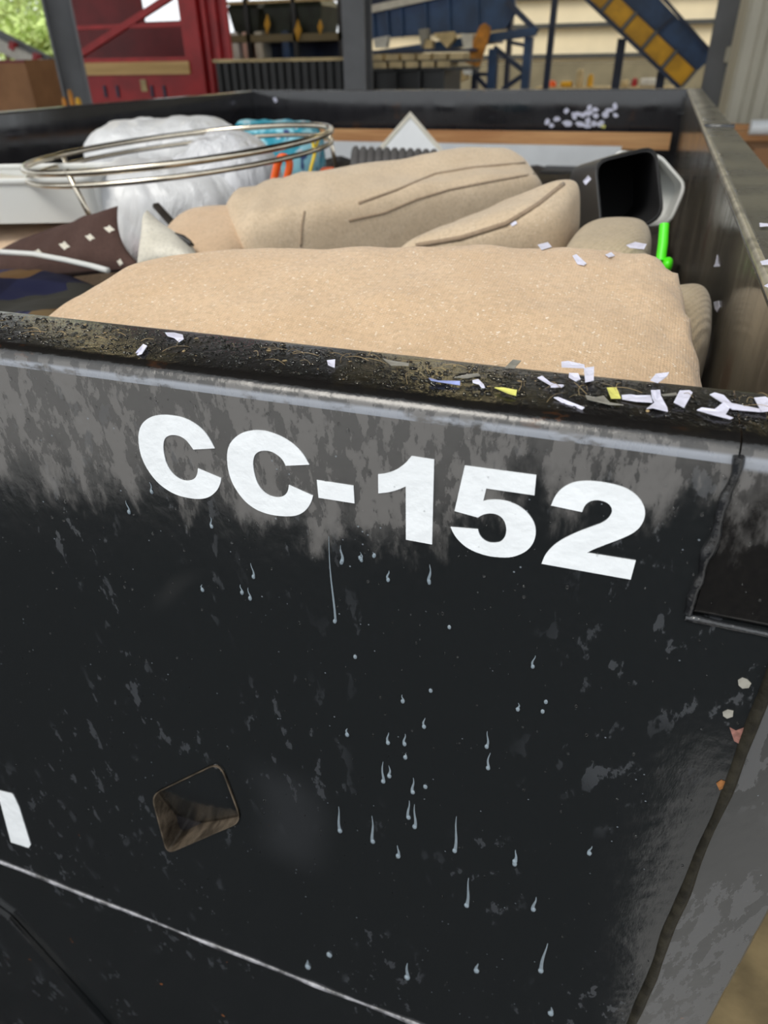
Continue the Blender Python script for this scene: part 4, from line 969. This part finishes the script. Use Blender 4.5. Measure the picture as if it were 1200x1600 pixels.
# chrome hoop on legs
t = thing('chrome_hoop_stand', 'round chrome hoop frame with thin legs lying over the white bags', 'frame', at(300, 300, 1.15))
Lp, Rp = at(43, 258, 1.0), at(516, 200, 1.32); c = (Lp+Rp)/2; u_ = (Rp-Lp)/2; v_ = V(-u_.y, u_.x, 0)
v_ = v_.normalized()*u_.length
for k, (dz, rr_) in enumerate(((0, .0065), (-.017, .005))):
    pts = [c+u_*math.cos(a)+v_*math.sin(a)+V(0, 0, dz-.004*k) for a in [2*math.pi*i/64 for i in range(64)]]
    obj('hoop', MB().tube(pts, rr_, 8, closed=True), 'chrome', t, 180)
for ang, dx, dz in ((R(-105-20), .03, -.10), (R(150), .02, -.09), (R(2), .012, -.09), (R(75), .01, -.10)):
    p = c+u_*math.cos(ang)+v_*math.sin(ang); obj('leg', MB().tube([p+V(-dx*.3, 0, .006), p+V(dx*.4, 0, dz*.5), p+V(dx, 0, dz)], .005, 8), 'chrome', t, 180)

# teal printed bag, orange handles, yellow cord
bag('printed_sack', blk(372, 188, 500, 300, 1.75, 2.05), 'teal floral printed sack behind the chrome hoop', 37, mat='teal', amp=.02)
def loop_handle(px, py, w_, h_, Y, tilt, label, name='orange_loop'):
    p = at(px, py, Y); s_ = (at(px+1, py, Y)-at(px, py, Y)).length; hw, hh = w_*s_/2, h_*s_/2
    ux = V(cy_, sy_, 0); uz = V(0, 0, 1); pts = []
    for i in range(28):
        a = 2*math.pi*i/28; cx = math.copysign(abs(math.cos(a))**.6, math.cos(a))*hw; cz = math.copysign(abs(math.sin(a))**.6, math.sin(a))*hh
        pts.append(p+ux*(cx*math.cos(tilt)-cz*math.sin(tilt))+uz*(cx*math.sin(tilt)+cz*math.cos(tilt)))
    return tag(obj(name, MB().tube(pts, 5.4*s_, 8, closed=True), 'orange', None, 180), label, 'loop')
loop_handle(440, 271, 17, 42, 1.06, -.35, 'bright orange loop handle between white bag and long cushion')
p = blk(501, 262, 531, 295, 1.5, 1.56)
tag(obj('orange_block', MB().superbox(p, 5, 8), 'orange', None, 180), 'orange plastic block at the foot of the hoop leg', 'block')
tag(obj('yellow_rope', MB().tube([at(482, 214, 1.45), at(489, 222, 1.44), at(492, 240, 1.43), at(486, 262, 1.42), at(480, 290, 1.4)], .0042, 6), 'yellow', None, 180), 'yellow cord hanging from the chrome hoop', 'rope')
tag(obj('yellow_rope', MB().tube([at(499, 214, 1.46), at(494, 228, 1.45), at(490, 248, 1.44)], .0038, 6), 'yellow', None, 180), 'short yellow cord end knotted beside the longer one', 'rope')

# plank and white board along the far end, shelf corner, foam
bd = MB().box((at(500, 206, 3.70).x, 3.70, at(800, 230, 3.70).z), (XR-.035, 3.735, at(800, 205, 3.70).z)); tag(obj('plank', bd, 'plank'), 'orange-brown wooden plank along the far end wall', 'plank')
wb = MB().box((at(470, 240, 3.60).x, 3.60, at(800, 263, 3.60).z), (XR-.25, 3.63, at(800, 226, 3.60).z)); tag(obj('white_board', wb, 'whiteboard'), 'long white board lying below the wooden plank', 'board')
wb = MB().box((at(850, 250, 3.4).x, 3.3, at(900, 264, 3.4).z-.02), (XR-.06, 3.5, at(900, 264, 3.4).z)); tag(obj('dark_tray', wb, 'black_plastic'), 'flat black tray under the white board', 'tray')
# white drawer front standing on its corner
Y = 2.9; ap, lf, rt = at(641, 174, Y+.14), at(575, 250, Y), at(703, 246, Y); bt = lf+rt-ap
t = thing('framed_panel', 'white square panel with cream frame standing on its corner', 'panel', bt)
nrm = V(0, 1, 0); poly = [ap, lf, bt, rt]; cc = (ap+bt)/2
inn_ = [cc+(q-cc)*.88 for q in poly]
mb = MB()
for i in range(4):
    a, b = poly[i], poly[(i+1) % 4]; ia, ib = inn_[i], inn_[(i+1) % 4]
    obj('frame_side', MB().prism([a, b, ib, ia], (0, .03, -.02)), 'cream', t)
obj('panel', MB().prism([q+V(0, .010, 0) for q in inn_], (0, .012, 0)), 'whiteboard', t)
# egg-crate foam: rows of bumps
t = thing('foam_sheet', 'dark grey egg-crate foam behind the long cushion', 'foam', at(620, 262, 1.9))
n = 11
for i in range(n):
    px = 556+i*12.2; a, b = at(px, 233+i*.5, 1.95), at(px-2, 275, 1.80)
    obj('ridge', MB().tube([b, a.lerp(b, .35), a.lerp(b, .1), a, a+V(0, .012, -.004)], [.0145, .0145, .014, .010, .004], 8), 'foam', t, 180)
obj('backing', MB().superbox(slab([at(548, 280, 1.84), at(690, 282, 1.84), at(690, 252, 1.98), at(548, 246, 1.98)], (0, 0, -.05)), 6, 6), 'foam', t, 180)

# ================================================================== PAPER, LEAF, STRAW, WATER
def scrap(quad_px, plane, label, group, mat='paper', name='paper_scrap', curl=.0015, seed=0):
    """a torn bit of paper: outline in the picture, laid on the real surface"""
    P = [plane(*q) for q in quad_px]; n = len(P); c = sum((p for p, _ in P), V(0, 0, 0))/n; nr = P[0][1]
    rnd = random.Random(seed)
    top = [p+nr*(.0008+curl*rnd.random()) for p, _ in P]; cc = c+nr*(.0008+curl*.2)
    vs = top+[cc]+[q-nr*.0004 for q in top]+[cc-nr*.0004]; K = n
    fs = [(i, (i+1) % K, K) for i in range(K)]+[(K+1+(i+1) % K, K+1+i, 2*K+1) for i in range(K)]+[(i, K+1+i, K+1+(i+1) % K, (i+1) % K) for i in range(K)]
    return tag(obj(name, MB().add(vs, fs), mat), label, 'paper scrap', group)
def P_rim(px, py):
    p = atz(px, py, 0)
    if p.y < .012: p = atz(px, py, -.002)
    return p, V(0, 0, 1)
def P_far(px, py): return at(px, py, L-.0005), V(0, -1, 0)
def P_right(px, py): return atx(px, py, XR-.0005), V(-1, 0, 0)
RG = 'paper scraps on the front rail'
Z8 = lambda s: [(860+float(a)/3.529, 560+float(b)/3.529) for a, b in (k.split(',') for k in s.split())]
Z9 = lambda s: [(560+float(a)/3.529, 540+float(b)/3.529) for a, b in (k.split(',') for k in s.split())]
Z10 = lambda s: [(float(a)/2, 440+float(b)/2) for a, b in (k.split(',') for k in s.split())]
rim_scraps = [
 (Z8('58,38 95,32 185,48 188,64 60,62'), 'long white paper strip at the back edge of the rail, left of the upright one', 'paper'),
 (Z8('183,62 238,65 236,140 190,142'), 'upright rectangular white paper scrap at the back edge of the rail', 'paper'),
 (Z8('100,102 150,104 165,122 140,134 98,122'), 'small white paper scrap just below the upright one', 'paper'),
 (Z8('0,150 28,160 70,158 72,168 30,176 0,166'), 'thin white paper sliver left of the grouped scraps', 'paper'),
 (Z8('18,226 40,222 185,285 160,300 120,286'), 'long slanting white paper strip on the front of the rail', 'paper'),
 (Z8('308,178 360,180 385,240 330,242'), 'bright yellow printed paper scrap on the rail', 'ypaper'),
 (Z8('190,222 240,236 290,222 330,258 402,266 400,274 330,270 200,244'), 'soaked greyish paper scrap beside the yellow one', 'gpaper'),
 (Z8('390,215 440,208 470,222 550,212 560,258 470,250 395,232'), 'white paper scrap joining the cross-shaped piece on its left', 'paper'),
 (Z8('552,186 575,198 602,182 605,225 642,280 645,304 560,296 528,288 575,270 556,230'), 'cross-shaped torn white paper scrap in the middle of the rail litter', 'paper'),
 (Z8('608,214 690,202 700,212 620,228'), 'narrow cream paper strip right of the cross-shaped scrap', 'gpaper'),
 (Z8('708,194 765,190 780,205 735,282 676,262'), 'curled white paper scrap with a fold near the corner end', 'paper'),
 (Z8('548,134 580,100 650,98 640,112 590,150'), 'tilted white paper scrap by the cushion corner', 'paper'),
 (Z8('875,214 900,206 950,220 1000,270 1150,286 1155,308 1000,292 940,262'), 'long forked white paper strip near the right end of the rail', 'paper'),
 (Z8('805,296 830,290 900,300 950,262 992,275 960,325 1005,338 990,346 900,332'), 'Y-shaped torn white paper scrap near the right end of the rail', 'paper'),
 (Z8('1120,226 1180,230 1200,240 1200,312 1160,306'), 'white paper scrap at the very right end of the rail', 'paper'),
 (Z9('388,200 430,200 560,214 560,226 400,214'), 'narrow blue paper strip on the middle of the rail', 'bpaper'),
 (Z9('628,204 660,200 690,228 696,246 680,246 668,220 630,214'), 'bent white paper sliver right of the blue strip', 'paper'),
 (Z9('750,246 800,252 872,268 868,286 830,284'), 'yellow-green paper strip on the middle of the rail', 'ypaper'),
 (Z9('986,186 1010,184 1060,218 1130,232 1120,244 1070,240'), 'white paper sliver left of the slanting strip', 'paper'),
 (Z9('806,138 850,96 896,98 860,138'), 'soaked grey paper square at the back edge of the rail', 'gpaper'),
 (Z9('135,90 170,98 280,116 276,130 180,118'), 'soaked grey paper sliver left of the blue strip', 'gpaper'),
 (Z9('530,184 600,176 660,170 670,178 600,188'), 'thin grey paper curl above the blue strip', 'gpaper'),
 (Z10('518,170 545,164 572,170 576,190 560,194 545,180 525,178'), 'folded white paper scrap on the left part of the rail', 'paper'),
 (Z10('450,206 462,212 446,236 418,237 432,222'), 'small white triangular paper scrap on the left part of the rail', 'paper'),
 (Z10('1022,256 1048,254 1046,274 1026,272'), 'tiny white paper square on the rail above the number 1', 'paper'),
]
for i, (q, lab, mt) in enumerate(rim_scraps): scrap(q, P_rim, lab, RG, mt, seed=i)
scrap([(458, 626), (468, 614), (474, 622), (486, 622), (474, 634), (462, 642), (466, 632)], lambda a, b: (at(a, b, .004)+V(0, 0, .001), V(0, -.6, .8)), 'pale torn leaf fragment stuck on the rail lip above the letters', 'leaf litter', 'leaf', 'leaf_fragment', seed=90)['category'] = 'leaf'
# cluster on the far wall
FG = 'paper scraps stuck on the far end wall'
far = [(855, 190, 4, 7, .5), (862, 196, 4, 5, .7), (870, 186, 6, 5, -.2), (885, 173, 4, 6, .6), (887, 193, 9, 6, .1), (897, 181, 4, 8, -.4), (904, 178, 7, 4, .2), (911, 180, 5, 5, .6), (906, 194, 9, 5, .1), (917, 197, 8, 4, 0), (921, 168, 4, 6, .5), (918, 177, 7, 5, .2), (922, 176, 6, 4, -.3), (930, 171, 6, 4, .2), (931, 181, 5, 5, 0), (919, 189, 5, 7, .2), (928, 193, 5, 6, .3), (938, 193, 7, 6, -.5), (946, 179, 6, 7, -.3), (952, 172, 8, 4, -.1), (961, 166, 4, 7, 0), (962, 180, 5, 4, .4), (942, 197, 5, 4, .3)]
for i, (px, py, a, b, an) in enumerate(far):
    rn = random.Random(i); q = []
    for k in range(6):
        th = k*math.pi/3+rn.uniform(-.25, .25); x, y = a*math.cos(th)*rn.uniform(.85, 1.1), b*.85*math.sin(th)
        q.append((px+x*math.cos(an)-y*math.sin(an), py+x*math.sin(an)+y*math.cos(an)))
    fl_ = {0: 'leftmost slanting paper scrap of the far-wall cluster', 2: 'oval paper scrap second from the left in the far-wall cluster', 3: 'lone paper scrap above the left part of the far-wall cluster', 4: 'large rounded paper scrap at lower left of the far-wall cluster', 20: 'topmost upright paper scrap at the right of the far-wall cluster', 19: 'flat paper scrap joined to the topmost one of the far-wall cluster', 21: 'rightmost paper scrap of the far-wall cluster', 22: 'yellow paper scrap at the bottom of the far-wall cluster', 18: 'broad pale paper scrap left of the topmost one on the far wall', 10: 'highest paper scrap in the middle of the far-wall cluster'}
    scrap(q, P_far, fl_.get(i, 'small lilac-white paper scrap in the middle of the cluster on the far end wall'), FG, 'ypaper' if i == 22 else 'paper', seed=i, curl=.004)
scrap([(426, 153), (431, 152), (434, 158), (430, 161)], P_far, 'single white paper scrap stuck high on the far end wall at left', FG, seed=61)
# scraps on cushions, bin and right wall
bpy.context.view_layer.update()
def P_on(o):
    def f(px, py):
        d = ray(px, py).normalized(); ok, loc, nrm, i = o.ray_cast(CAM-o.location, d)
        return (loc+o.location, nrm) if ok else (at(px, py, .45), V(0, -.5, .8))
    return f
fco = bpy.data.objects['seat_cushion']
CG = 'paper scraps on the cushions'
for q, lab in (([(894, 402), (900, 400), (916, 414), (912, 418), (902, 414)], 'white paper scrap on the large front cushion below its back edge'),
               ([(840, 384), (856, 380), (862, 388), (846, 392)], 'white paper scrap at the back edge of the large front cushion'),
               ([(945, 399), (954, 396), (960, 401), (950, 405)], 'grey-white paper speck on the large front cushion'),
               ([(978, 384), (992, 380), (1010, 384), (1006, 391), (984, 389)], 'crumpled white paper scrap at the right back corner of the front cushion')):
    scrap(q, P_on(fco), lab, CG, seed=len(lab))
scrap([(796, 348), (804, 342), (808, 350), (800, 354)], P_on(ac), 'white paper scrap on the seam of the small folded cushion', CG, seed=4)
scrap([(911, 283), (919, 274), (924, 279), (915, 289)], lambda a, b: (at(a, b, .985), V(0, -1, 0)), 'lilac paper scrap on the side of the black bin', CG, seed=5)
WG = 'paper scraps on the right wall'
scrap([(1118, 472), (1126, 470), (1127, 480), (1122, 488), (1118, 482)], P_right, 'bluish paper scrap stuck low on the right inner wall', WG, seed=6)
scrap([(1119, 412), (1122, 398), (1124, 411), (1126, 416), (1117, 417)], P_right, 'thin pale paper scrap stuck on the right inner wall', WG, seed=7)
for q, lab in (([(1186, 351), (1200, 351), (1200, 356), (1187, 356)], 'topmost white paper strip on the right side rail'), ([(1187, 411), (1200, 408), (1200, 416), (1190, 416)], 'middle white paper strip on the right side rail'), ([(1193, 450), (1200, 445), (1200, 453)], 'lowest white paper sliver on the right side rail')):
    scrap(q, lambda a, b: (atz(a, b, .0025), V(0, 0, 1)), lab, 'paper scraps on the side rail', seed=len(lab))

# straw and fibre litter on the rail
st = MB(); rn = random.Random(5)
for i in range(80):
    x = rn.uniform(-.62, .09) if i % 3 else rn.uniform(-.2, .09); y = rn.uniform(.022, .050); a = rn.uniform(0, 6.28); l = rn.uniform(.004, .016); k = rn.uniform(-1.2, 1.2); pts = []
    p = V(x, y, RZ+.0012)
    for j in range(6): pts.append(V(p.x, min(.054, max(.013, p.y)), p.z+.0012*math.sin(j/5*3.14))); p = p+V(math.cos(a+k*j/5), math.sin(a+k*j/5), 0)*l/5
    st.tube(pts, rn.uniform(.00007, .00019), 4)
tag(obj('straw_litter', st, 'straw', None, 180), 'fine straw and fibre litter strewn along the wet front rail', 'litter', kind='stuff')
fl = MB()
for i in range(70):
    x = rn.uniform(-.65, .09); y = rn.uniform(.013, .052); r_ = rn.uniform(.0003, .0011); fl.dome((x, y, RZ+.0002), (0, 0, 1), (math.cos(i), math.sin(i), 0), r_*1.6, r_, r_*.4, 5)
tag(obj('grit_litter', fl, 'straw', None, 180), 'small tan grit and seed flecks on the front rail', 'litter', kind='stuff')

# rain water
wd = MB()
for i in range(2600):
    x = rn.uniform(-.72, .1); y = .013+.041*rn.random(); r_ = .0005+.0011*rn.random()**2.5
    wd.dome((x, y, RZ), (0, 0, 1), (1, 0, 0), r_*rn.uniform(.8, 1.5), r_, r_*.6)
for i in range(1500):
    x = rn.uniform(-.75, .095); z = RZ-.016-(rn.random()**1.8)*.62; r_ = .0003+.0007*rn.random()**3
    wd.dome((x, -.0002, z), (0, -1, 0), (0, 0, 1), r_*rn.uniform(.9, 1.8), r_, r_*.55)
wf = MB()
def drip(px, py, L_, w_=1.0):
    p = at(px, py, -.0003); s_ = (at(px, py+1, 0)-at(px, py, 0)).length; r_ = w_*2.3*s_
    wf.dome(p, (0, -1, 0), (0, 0, 1), r_*1.5, r_, r_*.7, 9)
    if L_:
        n = 8; vs = []; fs = []
        for k in range(n+1):
            t_ = k/n; q = p+V(.0006*math.sin(t_*5+px), 0, L_*s_*t_); ww = r_*(.55*(1-t_)+.12)
            vs += [q+V(-ww, 0, 0), q+V(-ww*.5, -ww*.35, 0), q+V(ww*.5, -ww*.35, 0), q+V(ww, 0, 0)]
        for k in range(n):
            for j in range(3): a = k*4+j; fs.append((a, a+1, a+5, a+4))
        wf.add(vs, fs)
dr = []
for s, ox, oy, sc in (('175,290,120 200,70,20 275,60,12 322,45,6 375,135,14 530,145,26 605,312,0 252,423,0 430,590,10 510,685,14 535,550,0 222,715,10 437,750,16 440,800,6 375,745,16 357,890,30 380,870,16 468,930,22 515,910,0 452,1025,26 475,1060,34 195,1075,36 318,1115,38 625,1150,52 413,1170,16 745,760,24 750,840,24 918,460,18 955,628,0 967,592,0 862,620,10 850,1190,18 1130,1160,12', 450, 850, 2.4),
                      ('48,400,16 127,330,14 335,450,14 480,625,20 440,680,12 468,700,16 303,670,8 788,570,24 850,560,6 900,550,0 948,635,14 1090,640,26', 180, 620, 2.222),
                      ('790,395,42 1040,410,20 1068,640,44 567,665,22 970,240,20 827,640,12 1105,800,10 195,625,10 275,580,0', 400, 1250, 2.4)):
    for k in s.split():
        a, b, l = map(float, k.split(',')); drip(ox+a/sc, oy+b/sc, l)
tag(obj('water_drops', wd, 'water', None, 180), 'tiny clear rain drops beading on the black rail and wall', 'water', kind='stuff')
tag(obj('water_drips', wf, 'drip_glint', None, 180), 'pale drips running down the black end wall', 'water', kind='stuff')
# peeling flecks on the wall
for i, (pts, col, lab) in enumerate((
    ([(1153, 1063), (1160, 1059), (1168, 1062), (1174, 1068), (1170, 1075), (1160, 1076), (1154, 1071)], 'gpaper', 'upper pale peeled paint fleck at the right corner'),
    ([(1129, 1113), (1137, 1109), (1146, 1111), (1145, 1120), (1136, 1123), (1130, 1119)], 'gpaper', 'lower pale peeled paint fleck at the right corner'),
    ([(1140, 1137), (1150, 1142), (1166, 1136), (1165, 1150), (1158, 1164), (1147, 1158)], M('pink_primer', (.24, .11, .09), .6, var=.3, scale=300), 'pinkish bare primer fleck at the corner bend'),
    ([(1119, 1224), (1127, 1219), (1135, 1222), (1130, 1232), (1124, 1235)], M('orange_rust_fleck', (.22, .09, .025), .6, var=.4, scale=300), 'orange rust fleck at the corner bend'))):
    out = [at(*q, -.0004) for q in pts]; obj('paint_fleck', MB().prism(out, (0, .0003, 0)), col, box)['label'] = lab
